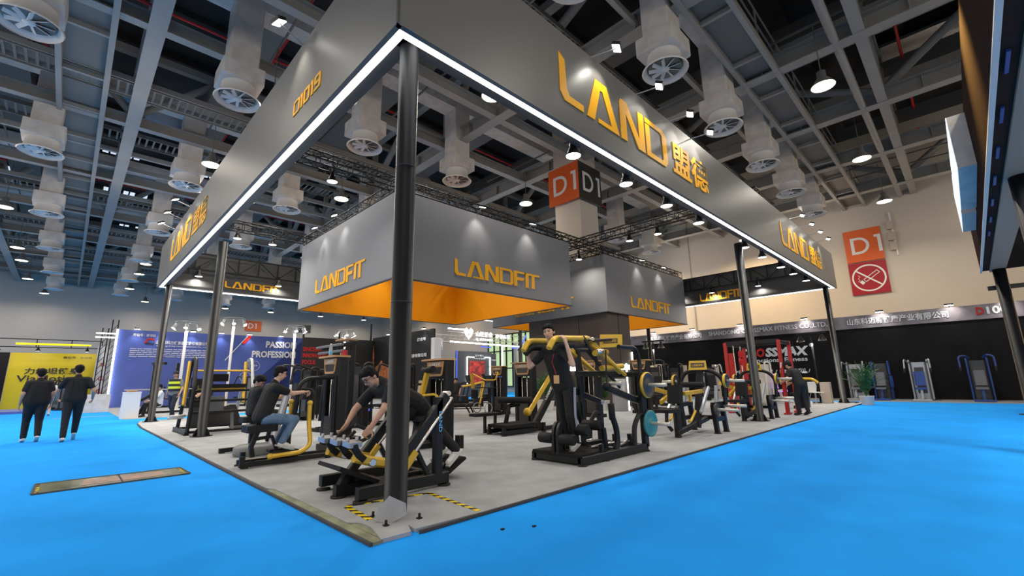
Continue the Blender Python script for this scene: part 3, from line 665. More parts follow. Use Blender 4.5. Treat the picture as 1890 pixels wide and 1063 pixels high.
# ---- near machine with the leaning man (incline row), long axis along X
t = thing('incline_row_machine', 'black and gold incline row machine beside the near corner pole, a man leaning on it', 'fitness machine', (.9, 1.28, .03))
each(t, 'base_rail', 'frame_black', [[(.22, .86, .12), (1.32, .86, .12)], [(.2, 1.72, .13), (1.5, 1.72, .13)], [(.16, 1.25, .10), (1.3, 1.25, .10)]], .085, .12)
each(t, 'cross_member', 'frame_black', [[(.62, .86, .12), (.62, 1.72, .12)], [(1.22, .86, .12), (1.22, 1.72, .12)]], .07, .09)
feet(t, [(.26, .86), (1.28, .86), (.24, 1.72), (1.46, 1.72), (.2, 1.25)], .075)
for y in (.86, 1.70): put(MB().bar((1.18, y, .1), (1.18, y, 1.02), .09, .1, .012), 'rear_post', 'frame_black', t)
m = MB(); text_mesh(m, 'LAND', frame((1.16, .808, .86), (0, 0, -1), (1, 0, 0)), .23, .045, bold=.01, depth=.003); put(m, 'lettering', 'blue_print', t)
for y in (.86, 1.70):
    put(MB().bar((1.29, y, 1.04), (.46, y, .1), .09, .1, .012), 'inclined_rail', 'frame_black', t)
    o = (.07 if y > 1 else -.0)
    put(MB().cyl((1.36, y-.03, 1.01), (.80, y-.03, .38), .022, 14), 'chrome_guide', 'chrome', t)
    put(MB().bar((.86, y-.03, .45), (.72, y-.03, .28), .08, .08, .012), 'slide_sleeve', 'gold', t)
    put(MB().cyl((1.3, y-.06, 1.06), (1.3, y+.06, 1.06), .03, 14), 'pivot_bolt', 'chrome', t)
each(t, 'brace', 'frame_black', [[(1.06, .86, .16), (.88, .86, .48)], [(1.06, 1.7, .16), (.88, 1.7, .48)]], .06, .05)
each(t, 'crossbar', 'frame_black', [[(1.02, .86, .78), (1.02, 1.7, .78)]], .06, .06)
put(MB().box((.99, 1.28, .84), (.46, .3, .09), Matrix.Rotation(-.85, 4, 'Y'), ch=.03), 'chest_pad', 'pad', t)
# gold carriage arms with pivots
for y, dz in ((1.66, .0), (1.0, -.01)):
    p = put(MB().path([(.24, y, .46+dz), (.42, y, .40+dz), (.72, y, .33+dz)], .10, .10, .02), 'carriage_arm', 'gold', t)
    kput(MB().cyl((.42, y-.07, .39+dz), (.42, y+.07, .39+dz), .04, 16), 'pivot_bolt', 'chrome', p, t)
    kput(MB().cyl((.5, y, .37+dz), (.66, y, .34+dz), .03, 12), 'chrome_sleeve', 'chrome', p, t)
put(MB().bar((.23, 1.72, .57), (.22, .93, .56), .05, .05, .01), 'handle_bar', 'frame_black', t)
for y in (1.66, 1.33, 1.02):
    p = put(MB().box((.22, y, .585), (.15, .17, .05), Matrix.Rotation(.1, 4, 'X'), ch=.015), 'chrome_clamp', 'silver', t)
    for q in (-.05, .05): kput(MB().cyl((.22+q, y, .6), (.22+q, y, .65), .018, 10), 'clamp_knob', 'silver', p, t)
    put(MB().path([(.22, y-.05, .55), (.27, y-.06, .47), (.33, y-.06, .42)], .05, .07, .01), 'clamp_bracket', 'frame_black', t)
each(t, 'hand_grip', 'rubber', [fillet([(.23, 1.46, .59), (.30, 1.46, .66), (.46, 1.46, .74)], .04), fillet([(.24, 1.05, .56), (.42, 1.08, .62), (.50, 1.1, .66), (.40, 1.14, .72), (.3, 1.14, .76)], .05), [(.28, 1.28, .6), (.37, 1.28, .68)]], .02)
put(MB().prism([(-.3, -.28), (.3, -.28), (.3, .28), (-.3, .28)], .04, Matrix.Translation((.36, 1.27, .22)) @ Matrix.Rotation(.42, 4, 'Y')), 'front_foot_plate', 'tread', t)
each(t, 'plate_support', 'frame_black', [[(.2, 1.25, .1), (.28, 1.25, .24)], [(.55, 1.25, .1), (.5, 1.25, .16)]], .08, .08)
put(MB().prism([(-.19, -.25), (.19, -.25), (.19, .25), (-.19, .25)], .03, Matrix.Translation((1.58, 1.28, .15)) @ Matrix.Rotation(-.5, 4, 'Y')), 'rear_foot_plate', 'tread', t)
each(t, 'plate_support', 'frame_black', [[(1.25, 1.22, .1), (1.45, 1.22, .1), (1.55, 1.22, .18)]], .08, .06)
# ---- seated machine: black rail base, gold uprights, black seat
def seat_machine(ox, oy, label):
    t = thing('rotary_machine', label, 'fitness machine', (ox+.6, oy, .03)); P = lambda x, y, z: (ox+x, oy+y, z)
    each(t, 'base_rail', 'frame_black', [[P(-.06, -.22, .08), P(1.3, -.22, .08)], [P(-.02, .12, .08), P(1.3, .12, .08)]], .07, .07)
    each(t, 'end_post', 'frame_black', [[P(-.04, -.22, .05), P(-.04, -.22, .2)], [P(.05, .12, .05), P(.05, .12, .22)]], .06, .07)
    put(MB().path([P(.0, -.22, .16), P(.35, -.22, .16)], .03, .03), 'chrome_rail', 'chrome', t)
    put(MB().path([P(.16, 0, .08), P(.12, 0, .3), P(.2, 0, .52)], .08, .06), 'seat_post', 'frame_black', t)
    put(MB().box(P(.22, 0, .56), (.42, .4, .1), ch=.04), 'seat_cushion', 'pad', t)
    put(MB().path([P(.14, 0, .4), P(.4, 0, .42), P(.52, 0, .12)], .06, .05), 'seat_brace', 'frame_black', t)
    put(MB().tube(fillet([P(.32, -.26, .16), P(.76, -.26, .17), P(.92, -.2, .26), P(.9, -.12, .6), P(.9, -.12, .9)], .1), .034, 14), 'gold_lever', 'gold', t)
    put(MB().tube(fillet([P(.5, .2, .16), P(.72, .2, .2), P(.72, .2, .5), P(.72, .2, .92)], .08), .034, 14), 'gold_lever', 'gold', t)
    for p in (P(.9, -.12, .9), P(.72, .2, .92), P(.32, -.26, .16)): put(MB().ball(p, .045, 12), 'pivot_joint', 'gold', t)
    for y in (-.14, .16): put(MB().box(P(.58, y, .19), (.34, .18, .04), ch=.01), 'foot_plate', 'tread', t)
    put(MB().path([P(.4, 0, .08), P(.6, 0, .15), P(.8, 0, .12)], .12, .1), 'pivot_housing', 'frame_black', t)
    put(MB().box(P(.62, .02, .3), (.05, .3, .4), ch=.01), 'shin_guard', 'frame_black', t)
    feet(t, [P(.0, -.22, 0), P(1.2, -.22, 0), P(.0, .12, 0), P(1.2, .12, 0)], .05)
    return t
seat_machine(0, 4.15, 'black and gold seated machine on long floor rails, man in blue jeans sitting on it')
t = thing('press_arm', 'curved black press arm with grips, hanging in front of the seated man', 'machine arm', (1.45, 4.4, .03))
put(MB().tube(fillet([(1.45, 4.4, 1.32), (.95, 4.3, 1.30), (.80, 4.28, 1.2), (.74, 4.28, .66)], .18, 8), .033, 14), 'arm_tube', 'frame_black', t)
put(MB().tube(fillet([(.85, 4.28, 1.12), (.97, 4.14, 1.12), (1.0, 4.1, .98), (.95, 4.1, .9)], .06), .02, 10), 'hand_grip', 'rubber', t)
put(MB().bar((1.45, 4.4, .05), (1.45, 4.4, 1.36), .07, .07), 'post', 'frame_black', t)
put(MB().box((1.02, 4.55, 1.15), (.1, .3, .42), Matrix.Rotation(.25, 4, 'Y'), ch=.04), 'back_pad', 'pad', t)
feet(t, [(1.45, 4.4)], .06)
# second rotary unit with a grey foot box, behind
t = thing('vibration_base', 'low grey rounded machine base behind the seated man', 'machine base', (.55, 5.35, .03))
put(MB().lathe([(.24, .03), (.26, .06), (.26, .16), (.22, .2), (.001, .2)], 20, Matrix.Translation((.5, 5.3, 0)) @ Matrix.Diagonal((1.3, 1, 1, 1))), 'base_shell', 'grey_plastic', t)
put(MB().bar((.75, 5.3, .15), (.95, 5.3, 1.0), .14, .1, .03), 'column', 'silver', t)
m = MB(); logo_mesh(m, 'LAND', frame((.86, 5.24, .62), (1, 0, 0), (0, 0, 1)), .2, .05, .005); put(m, 'lettering', 'white_print', t)
t = thing('stool_machine', 'black padded stool machine under the man with bowed head', 'fitness machine', (.65, 5.95, .03))
put(MB().box((.6, 5.95, .58), (.4, .36, .1), ch=.04), 'seat_cushion', 'pad', t); put(MB().bar((.6, 5.95, .05), (.6, 5.95, .54), .08, .08), 'post', 'frame_black', t); put(MB().bar((.1, 5.95, .08), (1.2, 5.95, .08), .08, .07), 'base_rail', 'frame_black', t); feet(t, [(.15, 5.95), (1.15, 5.95)], .05)
# ---- gold lever arm machine in front of the second tower
t = thing('lever_machine', 'gold upright lever with black roller, in front of the tower right of the near pole', 'fitness machine', (2.65, 3.55, .03))
put(MB().bar((2.66, 3.6, .62), (2.76, 3.45, 1.36), .07, .09), 'lever', 'gold', t); roller(t, (2.78, 3.62, 1.4), (2.72, 3.2, 1.43), .06)
put(MB().tube(fillet([(2.7, 3.5, .96), (2.85, 3.3, .98), (2.9, 3.2, .85)], .06), .022, 10), 'gold_handle', 'gold', t)
put(MB().bar((2.6, 3.6, .05), (2.7, 3.6, .7), .1, .1), 'post', 'frame_black', t); put(MB().bar((2.3, 3.5, .08), (2.95, 3.5, .08), .1, .08), 'base_rail', 'frame_black', t)
put(MB().bar((3.06, 3.1, .05), (2.98, 3.08, .75), .09, .07), 'side_post', 'frame_black', t); put(MB().box((3.15, 2.98, .15), (.1, .14, .22), ch=.01), 'stop_block', 'frame_black', t)
feet(t, [(2.35, 3.5), (2.9, 3.5), (3.06, 3.1)], .06)

# ---- standing squat machine with gold shoulder arms
t = thing('squat_machine', 'large black squat machine with yellow shoulder arms and a teal plate, man standing in it', 'fitness machine', (4.0, .75, .03))
put(MB().prism([(-.36, -.46), (.36, -.4), (.36, .4), (-.36, .46)], .05, Matrix.Translation((3.52, .75, .13))), 'foot_platform', 'tread', t)
each(t, 'base_rail', 'frame_black', [[(3.16, .32, .1), (4.92, .32, .1)], [(3.16, 1.18, .1), (4.92, 1.18, .1)]], .09, .11)
each(t, 'cross_member', 'frame_black', [[(3.2, .32, .1), (3.2, 1.18, .1)], [(4.88, .32, .1), (4.88, 1.18, .1)], [(4.2, .32, .1), (4.2, 1.18, .1)]], .08, .09)
feet(t, [(3.2, .32), (3.2, 1.18), (4.9, .32), (4.9, 1.18), (3.75, .32)], .07)
for y in (.72, .80): put(MB().path(fillet([(3.2, y, .15), (3.2, y, .46), (3.26, y, .56), (3.34, y, .5), (3.36, y, .2)], .06), .05, .1), 'roller_bracket', 'frame_black', t)
roller(t, (3.2, .44, .36), (3.2, .69, .36), .075); roller(t, (3.2, .83, .36), (3.2, 1.08, .36), .075)
roller(t, (3.5, .42, .47), (3.5, .74, .47), .08); roller(t, (3.9, .46, .5), (3.9, .8, .5), .075); roller(t, (3.9, .95, .5), (3.9, 1.2, .5), .075)
for y in (.45, .85): put(MB().path([(3.98, y, .12), (3.93, y, .46)], .06, .07), 'roller_post', 'frame_black', t)
put(MB().path([(3.55, .72, .2), (3.52, .72, .44)], .05, .06), 'roller_post', 'frame_black', t)
for y in (.32, 1.18):
    put(MB().bar((4.92, y, .1), (4.9, y, 1.25), .09, .11, .012), 'rear_post', 'frame_black', t)
    put(MB().tube(fillet([(4.9, y, 1.22), (4.92, y, 1.5), (4.8, y, 1.7), (4.3, y, 1.7)], .2, 8), .035, 14), 'top_hoop', 'frame_black', t)
    put(MB().tube(fillet([(4.88, y, .6), (4.78, y, .62), (4.6, y, .45), (4.58, y, .12)], .12), .04, 12), 'rear_brace', 'frame_black', t)
put(MB().bar((4.9, .32, 1.26), (4.9, 1.18, 1.26), .08, .08), 'crossbar', 'frame_black', t)
put(MB().bar((3.98, .95, 1.28), (4.9, .7, 1.28), .07, .09), 'crossbar', 'frame_black', t)
put(MB().bar((4.2, 1.0, .1), (4.1, 1.0, 1.68), .09, .09, .012), 'middle_post', 'frame_black', t)
for y, xo in ((.52, 0), (1.04, .02)):
    put(MB().tube(fillet([(2.82+xo, y, 1.63), (2.94+xo, y, 1.78), (3.4, y, 1.8), (3.78, y, 1.82), (4.0, y, 1.66), (4.62, y, 1.3)], .1, 6), .045, 14), 'shoulder_arm', 'gold', t)
    put(MB().tube(fillet([(2.86+xo, y, 1.59), (2.98+xo, y, 1.68), (3.36, y, 1.7)], .06, 5), .05, 14), 'shoulder_pad', 'pad', t)
    put(MB().tube([(3.78, y-.04, 1.72), (4.7, y-.04, 1.25)], .03, 10), 'gold_strut', 'gold', t)
    put(MB().cyl((3.74, y-.12, 1.8), (3.74, y+.12, 1.8), .03, 12), 'pivot_bolt', 'chrome', t)
    put(MB().tube([(3.2, y, 1.67), (3.75, y, 1.70)], .028, 12), 'hand_grip', 'rubber', t)
put(MB().cyl((3.74, .36, 1.6), (3.9, .36, 1.62), .04, 12), 'chrome_stub', 'chrome', t)
each(t, 'gold_link', 'gold', [[(3.72, .38, 1.58), (4.25, .52, 1.62)], [(4.05, .5, 1.36), (4.75, .55, 1.4)]], .045)
each(t, 'stop_bar', 'frame_black', [[(3.6, .5, 1.84), (3.75, .44, 1.6)], [(3.8, .45, 1.78), (4.3, .45, 1.82)], [(3.7, .5, 1.62), (4.7, .6, 1.05)]], .04, .05)
put(MB().tube([(4.05, .4, 1.64), (4.02, .4, 1.15)], .012, 8), 'gas_strut', 'rubber', t)
p = put(MB().prism([(-.18, -.1), (.19, -.09), (.2, .11), (-.16, .12)], .05, frame((4.42, .55, 1.80), (.6, -.8, 0), (0, 0, 1))), 'name_plate', 'gold', t)
kput(MB().prism([(-.12, -.035), (.12, -.03), (.12, .05), (-.11, .05)], .004, frame((4.42, .55, 1.80), (.6, -.8, 0), (0, 0, 1)) @ Matrix.Translation((0, 0, .05))), 'dark_inlay', 'olive_inlay', p, t)
m = MB(); logo_mesh(m, 'LANDFIT', frame((4.42, .55, 1.80), (.6, -.8, 0), (0, 0, 1)) @ Matrix.Translation((-.09, -.01, .054)), .19, .036, .003); kput(m, 'lettering', 'gold', p, t)
for (a, b) in (((4.08, .46, 1.06), (5.0, .4, .8)), ((4.05, 1.06, 1.0), (4.7, 1.02, .8))):
    p = put(MB().bar(a, b, .09, .1, .015), 'weight_lever', 'frame_black', t)
    kput(MB().cyl((b[0], b[1]-.07, b[2]), (b[0], b[1]+.07, b[2]), .04, 14), 'pivot_bolt', 'chrome', p, t)
put(MB().ball((4.1, .46, 1.08), .075, 14), 'lever_hub', 'frame_black', t)
horn(t, (4.14, .5, 1.12), (4.14, .2, 1.12)); horn(t, (4.98, .3, 1.08), (4.98, -.1, 1.08)); horn(t, (4.99, .3, .46), (4.99, -.1, .46)); horn(t, (3.98, 1.1, 1.05), (3.98, 1.4, 1.05))
disc(t, (4.98, .24, 1.08), (0, 1, 0), .21, .05, rim='gold'); disc(t, (4.99, .24, .46), (0, 1, 0), .21, .04, m='teal'); disc(t, (3.98, 1.22, 1.05), (0, 1, 0), .2, .05, rim='gold')
for y in (.36, 1.0):
    put(MB().tube(fillet([(4.06, y, .62), (4.15, y, .45), (4.16, y, .22), (4.08, y, .14)], .1), .045, 12), 'bent_lever', 'frame_black', t); put(MB().cyl((4.06, y, .58), (4.04, y, .82), .05, 14), 'foam_grip', 'pad', t)
each(t, 'chrome_rail', 'chrome', [[(3.72, .55, .2), (4.3, .5, .22)], [(3.72, .95, .2), (4.3, .95, .22)], [(4.2, .45, .16), (4.6, .42, .22)]], .022)
each(t, 'shock_block', 'frame_black', [[(4.3, .5, .1), (4.3, .5, .34)], [(4.62, .42, .1), (4.6, .42, .32)], [(3.7, .34, .1), (3.7, .34, .26)]], .06, .06)

# ---- multi hip machine: platform, roller, gold inclined arm
t = thing('multi_hip_machine', 'black machine with long gold inclined arm and low platform, left of the standing man', 'fitness machine', (5.6, 3.9, .03))
put(MB().prism([(4.86, 3.55), (5.9, 3.5), (5.95, 4.2), (4.9, 4.2)], .07, Matrix.Translation((0, 0, .18))), 'platform', 'tread', t)
each(t, 'base_rail', 'frame_black', [[(4.8, 3.62, .1), (6.6, 3.55, .1)], [(4.85, 4.15, .1), (6.6, 4.15, .1)]], .08, .09)
each(t, 'leg', 'frame_black', [[(4.85, 3.62, .05), (4.85, 3.62, .2)], [(6.0, 3.5, .05), (6.0, 3.5, .24)], [(4.9, 4.15, .05), (4.9, 4.15, .2)]], .07, .07)
feet(t, [(4.85, 3.62), (6.0, 3.5), (4.9, 4.15), (6.55, 3.55), (6.5, 4.15)], .06)
put(MB().prism([(4.55, 4.2), (5.3, 4.15), (5.32, 4.5), (4.6, 4.5)], .06, Matrix.Translation((0, 0, .42))), 'side_step', 'tread', t)
each(t, 'step_leg', 'frame_black', [[(4.9, 4.3, .05), (4.9, 4.3, .44)], [(5.2, 4.3, .05), (5.22, 4.3, .44)]], .06, .06)
each(t, 'step_loop', 'frame_black', [fillet([(4.62, 4.5, .5), (4.5, 4.5, .66), (4.6, 4.5, .7), (4.72, 4.5, .5)], .05)], .018)
put(MB().path([(5.3, 4.05, .2), (5.38, 4.0, .62), (5.62, 3.9, .66)], .08, .08), 'roller_support', 'frame_black', t); roller(t, (5.3, 4.25, .75), (5.62, 3.5, .75), .075)
put(MB().bar((6.2, 4.0, .1), (7.1, 3.75, 1.45), .16, .14, .02), 'inclined_beam', 'frame_black', t)
put(MB().bar((5.9, 3.9, .42), (6.68, 3.72, 1.42), .07, .1, .012), 'gold_arm', 'gold', t); put(MB().ball((5.88, 3.9, .46), .1, 12), 'arm_hub', 'gold', t)
m = MB(); logo_mesh(m, 'LANDFIT', frame((6.36, 3.72, .72), (.55, -.15, .82), (-.8, .1, .55)), .34, .06, .006); put(m, 'lettering', 'white_print', t)
put(MB().bar((6.6, 3.55, .05), (6.6, 3.55, .76), .08, .08), 'rear_post', 'frame_black', t); put(MB().cyl((6.55, 3.75, 1.0), (6.6, 3.4, 1.0), .035, 12), 'chrome_peg', 'chrome', t)
# ---- middle machine with gold handles and tray
t = thing('tray_machine', 'black machine with a thin gold handle frame over a black tray, in mid booth', 'fitness machine', (8.6, 8.4, .03))
put(MB().prism([(-.2, -.35), (.3, -.35), (.35, .35), (-.25, .35)], .03, Matrix.Translation((8.6, 8.4, .95))), 'tray', 'black', t)
each(t, 'gold_handle', 'gold', [fillet([(8.3, 8.85, 1.45), (8.4, 8.3, 1.22), (8.6, 8.0, 1.22), (8.7, 7.95, 1.48), (8.8, 8.2, 1.48)], .05)], .025)
put(MB().bar((8.35, 8.9, .95), (8.3, 8.9, 1.45), .08, .1), 'gold_post', 'gold', t); put(MB().bar((8.7, 8.4, .05), (8.7, 8.4, .95), .1, .1), 'post', 'frame_black', t)
put(MB().box((8.3, 8.75, .75), (.2, .25, .3), ch=.06), 'knee_pad', 'pad', t); put(MB().bar((8.2, 8.6, .08), (9.1, 8.6, .08), .1, .08), 'base_rail', 'frame_black', t)
for y in (8.2, 8.8): put(MB().tube([(8.45+.17*cos(a*pi/8), y, .28+.17*sin(a*pi/8)) for a in range(16)], .02, 8, closed=True), 'side_ring', 'silver', t)
feet(t, [(8.25, 8.6), (9.0, 8.6), (8.7, 8.4)], .06)
# ---- plate loaded row machines
def row_machine(dx, dy, label):
    t = thing('row_machine', label, 'fitness machine', (7.4+dx, .65+dy, .03), 0, 'plate loaded row machines by the right aisle')
    P = lambda x, y, z: (x+dx, y+dy, z); S = lambda *l: [[P(*p) for p in s] for s in l]
    each(t, 'front_leg', 'frame_black', S([(6.78, .66, .05), (6.78, .66, .54)]), .09, .11)
    put(MB().path(fillet([P(6.78, .66, .5), P(6.9, .66, .64), P(7.5, .66, .66)], .08), .08, .08), 'seat_beam', 'frame_black', t)
    put(MB().box(P(6.5, .66, .56), (.6, .34, .06), ch=.03), 'seat_cushion', 'pad', t)
    put(MB().box(P(6.72, .62, .86), (.1, .32, .36), Matrix.Rotation(.12, 4, 'Y'), ch=.045), 'chest_pad', 'pad', t); put(MB().path([P(6.78, .62, .8), P(6.9, .64, .66)], .06, .06), 'pad_support', 'frame_black', t)
    put(MB().box(P(6.7, .6, .36), (.12, .12, .34), ch=.03), 'seat_adjuster', 'frame_black', t); put(MB().path([P(6.66, .8, .5), P(6.62, .8, .3), P(6.68, .72, .16)], .06, .05), 'seat_bracket', 'frame_black', t)
    for y in (.3, 1.0):
        put(MB().bar(P(7.72, y, .62), P(7.82, y, .05), .09, .1, .012), 'side_leg', 'frame_black', t); put(MB().bar(P(8.18, y, .62), P(8.3, y, .05), .09, .1, .012), 'side_leg', 'frame_black', t)
        put(MB().bar(P(7.76, y, .32), P(8.24, y, .32), .07, .09), 'side_rail', 'frame_black', t); put(MB().bar(P(7.7, y, .62), P(8.2, y, .62), .08, .09), 'side_rail', 'frame_black', t)
        put(MB().bar(P(7.9, y, .62), P(8.0, y, 1.0), .06, .07), 'strut', 'silver', t); put(MB().bar(P(7.1, y, .5), P(7.6, y, .98), .05, .06), 'silver_link', 'silver', t)
    put(MB().bar(P(6.8, .66, .12), P(8.25, .66, .3), .09, .09), 'base_rail', 'frame_black', t); put(MB().bar(P(8.24, .3, .32), P(8.24, 1.0, .32), .08, .08), 'cross_member', 'frame_black', t)
    put(MB().bar(P(7.7, .66, .15), P(8.1, .66, 1.36), .13, .1, .015), 'main_post', 'frame_black', t)
    put(MB().tube(fillet([P(7.95, 1.1, .7), P(8.02, 1.1, 1.1), P(8.05, .98, 1.3), P(8.1, .66, 1.36), P(8.15, .36, 1.3), P(8.2, .2, 1.1), P(8.2, .22, .6)], .14, 6), .045, 12), 'top_hoop', 'frame_black', t)
    M = frame(P(8.0, .66, 1.34), (.35, -.94, 0), (.1, 0, .99)); p = put(MB().prism([(-.19, 0), (.19, 0), (.17, .2), (-.17, .2)], .07, M), 'name_plate', 'gold', t)
    kput(MB().prism([(-.14, .05), (.14, .05), (.14, .15), (-.14, .15)], .004, M @ Matrix.Translation((0, 0, .07))), 'dark_inlay', 'badge_dark', p, t)
    m = MB(); logo_mesh(m, 'LANDFIT', M @ Matrix.Translation((-.11, .08, .074)), .22, .04, .003); kput(m, 'lettering', 'gold', p, t)
    roller(t, P(7.75, .95, 1.03), P(7.75, .45, 1.03), .06)
    put(MB().bar(P(6.3, 1.0, 1.02), P(7.1, .98, .88), .06, .08), 'gold_arm', 'gold', t); put(MB().bar(P(6.85, .5, .87), P(7.6, .45, .9), .06, .08), 'gold_arm', 'gold', t); put(MB().bar(P(6.75, .95, .7), P(7.3, .95, .9), .06, .08), 'gold_arm', 'gold', t)
    put(MB().bar(P(7.08, .48, .7), P(7.08, .48, .9), .05, .06), 'gold_link', 'gold', t)
    each(t, 'foot_peg', 'gold', S([(7.2, .9, .5), (6.98, .9, .34), (6.9, .9, .34)], [(7.2, .45, .52), (6.95, .45, .34), (6.86, .45, .34)]), .025)
    for a, b, pl in (((7.95, 1.15, 1.1), (7.95, 1.5, 1.1), .15), ((8.2, .2, 1.1), (8.2, -.22, 1.1), .15), ((7.75, .28, .52), (7.75, -.2, .52), .13), ((8.2, .26, .58), (8.2, -.2, .58), 0)):
        horn(t, P(*a), P(*b))
        if pl: disc(t, P(a[0], a[1]+(.04 if b[1] > a[1] else -.04), a[2]), (0, 1, 0), pl, .05, rim='gold' if pl > .14 else None)
    feet(t, [P(6.78, .66, 0), P(7.82, .3, 0), P(8.3, .3, 0), P(7.82, 1.0, 0), P(8.3, 1.0, 0)], .07)
    return t
row_machine(0, 0, 'black and gold row machine with a yellow name plate, left of the mid-right pole'); row_machine(4.1, .14, 'black and gold row machine behind the mid-right pole, a worker bending over it')
# ---- A-frame rack with plates at the left edge
t = thing('squat_rack', 'black A-frame machine with gold side bars behind the mid-left pole', 'fitness machine', (.95, 10.9, .03))
for x in (.28, 1.6):
    put(MB().tube(fillet([(x, 10.05, .1), (x+.05, 10.1, 1.1), (x+.12, 10.7, 1.95), (x+.1, 11.0, 1.9), (x+.05, 11.7, .1)], .2, 6), .045, 12), 'side_frame', 'silver' if x > 1 else 'frame_black', t)
    put(MB().bar((x, 10.05, .1), (x, 11.75, .1), .09, .09), 'base_rail', 'frame_black', t)
    put(MB().tube([(x-.1+.0, 10.3, .75), (x+.02, 10.9, 1.85)], .04, 10), 'gold_bar', 'gold', t)
each(t, 'crossbar', 'frame_black', [[(.28, 10.1, .1), (1.6, 10.1, .1)], [(.28, 11.7, .1), (1.6, 11.7, .1)], [(.3, 10.15, 1.08), (1.65, 10.15, 1.08)], [(.3, 10.1, .84), (1.62, 10.1, .84)], [(.3, 10.1, .56), (1.6, 10.1, .56)]], .06, .06)
put(MB().box((.95, 10.2, 1.14), (1.05, .12, .16), ch=.03), 'gold_backrest', 'gold', t); put(MB().box((.95, 10.12, 1.2), (1.05, .14, .1), ch=.04), 'roller_pad', 'pad', t)
put(MB().tube([(.35, 10.5, 1.6), (1.65, 10.5, 1.6)], .025, 10), 'gold_crossbar', 'gold', t)
put(MB().box((.95, 10.9, 1.42), (.5, .4, .2), ch=.05), 'back_pad', 'pad', t); put(MB().box((.9, 10.7, .72), (.5, .1, .42), ch=.03), 'grey_pad', 'grey_plastic', t)
put(MB().prism([(-.6, -.3), (.6, -.3), (.5, .3), (-.5, .3)], .05, Matrix.Translation((.95, 10.6, .4)) @ Matrix.Rotation(.9, 4, 'X')), 'foot_plate', 'tread', t)
for x in (.65, 1.25): put(MB().bar((x, 10.1, .1), (x, 10.25, .5), .1, .06), 'plate_support', 'grey_plastic', t)
for y, z in ((10.2, .5), (10.5, .44)): horn(t, (.25, y, z), (-.08, y, z))
feet(t, [(.28, 10.1), (1.6, 10.1), (.28, 11.7), (1.6, 11.7)], .06)
# ================================================================ people
mat('skin', (.50, .285, .19), .5, spec=.35, var=.06, vscale=12)
mat('skin_light', (.60, .37, .27), .5, spec=.35, var=.05, vscale=12)
mat('hair', (.005, .0045, .0045), .7, bump=.6, bscale=90, spec=.2)
mat('hair_brown', (.035, .016, .01), .5, bump=.6, bscale=60)
mat('shirt_black', (.006, .006, .0065), .85, bump=.5, bscale=14)
mat('trouser_black', (.006, .006, .0065), .8, bump=.5, bscale=12)
mat('denim', (.10, .17, .27), .85, var=.28, vscale=9, bump=.5, bscale=14)
mat('navy', (.012, .018, .035), .85, bump=.4, bscale=12)
mat('shirt_white', (.62, .62, .62), .8, bump=.4, bscale=14)
mat('shirt_grey', (.20, .20, .19), .8, bump=.4, bscale=14)
mat('denim_light', (.40, .50, .62), .8)
mat('vest_yellow', (.62, .75, .02), .6, emit=(.62, .75, .02), es=.0)
mat('vest_navy', (.012, .016, .03), .7)
mat('shoe_white', (.62, .62, .60), .5, var=.15, vscale=20)
mat('shoe_black', (.012, .012, .012), .5)
mat('sole', (.5, .5, .48), .6)
mat('stripe_grey', (.25, .28, .33), .7)
mat('eye_white', (.7, .68, .65), .3)
mat('lip', (.36, .12, .10), .5)
def capsule(mb, a, b, ra, rb, n=10):
    a, b = V(a), V(b); d = b-a; L = max(1e-4, d.length); pr = []
    for k in range(4): t = pi/2*(1-k/3.); pr.append((max(1e-4, ra*cos(t)), -ra*sin(t)))
    for k in range(4): t = pi/2*k/3.; pr.append((max(1e-4, rb*cos(t)), L+rb*sin(t)))
    return mb.lathe(pr, n, Matrix.Translation(a) @ d.to_track_quat('Z', 'Y').to_matrix().to_4x4())
def remesh(mb, name, m, parent, vox, smooth=4, root=None):
    if root is not None:
        mb.v = [tuple(V(p)-root) for p in mb.v]
    o = mb.build(name, m, None); r = o.modifiers.new('r', 'REMESH'); r.mode = 'VOXEL'; r.voxel_size = vox; r.use_smooth_shade = True
    s = o.modifiers.new('s', 'SMOOTH'); s.iterations = smooth; s.factor = .5
    bpy.context.view_layer.update()
    me = bpy.data.meshes.new_from_object(o.evaluated_get(bpy.context.evaluated_depsgraph_get())); old = o.data
    o.modifiers.clear(); o.data = me; bpy.data.meshes.remove(old); me.name = name
    if parent: o.parent = parent
    return o
def hand_geo(mb, wrist, d, palm_n, side, curl, s=1.0):
    """Palm, four bent fingers of unequal length and a thumb from the side of the palm."""
    d = V(d).normalized(); n = V(palm_n); n = (n-d*n.dot(d)).normalized(); w = d.cross(n)*side; W_ = V(wrist)
    for q in (-.5, -.17, .17, .5): capsule(mb, W_+d*.01+w*q*.035*s, W_+d*.085*s+w*q*.068*s, .014*s, .0125*s, 8)
    for q, l in ((-.5, .058), (-.17, .074), (.17, .08), (.5, .07)):
        p = W_+d*.088*s+w*q*.07*s; a1 = curl*.55; a2 = curl*1.35
        m1 = p+(d*cos(a1)+n*sin(a1))*l*.52*s; m2 = m1+(d*cos(a2)+n*sin(a2))*l*.5*s; m3 = m2+(d*cos(a2*1.35)+n*sin(a2*1.35))*l*.3*s
        capsule(mb, p, m1, .0095*s, .009*s, 8); capsule(mb, m1, m2, .009*s, .0082*s, 8); capsule(mb, m2, m3, .0082*s, .0075*s, 8)
    t0 = W_+d*.03*s+w*.03*s; t1 = t0+(d*.6+w*.7+n*.35).normalized()*.045*s; t2 = t1+(d*.8+w*.1+n*.6*curl).normalized()*.032*s
    capsule(mb, t0, t1, .013*s, .0105*s, 8); capsule(mb, t1, t2, .0105*s, .009*s, 8)
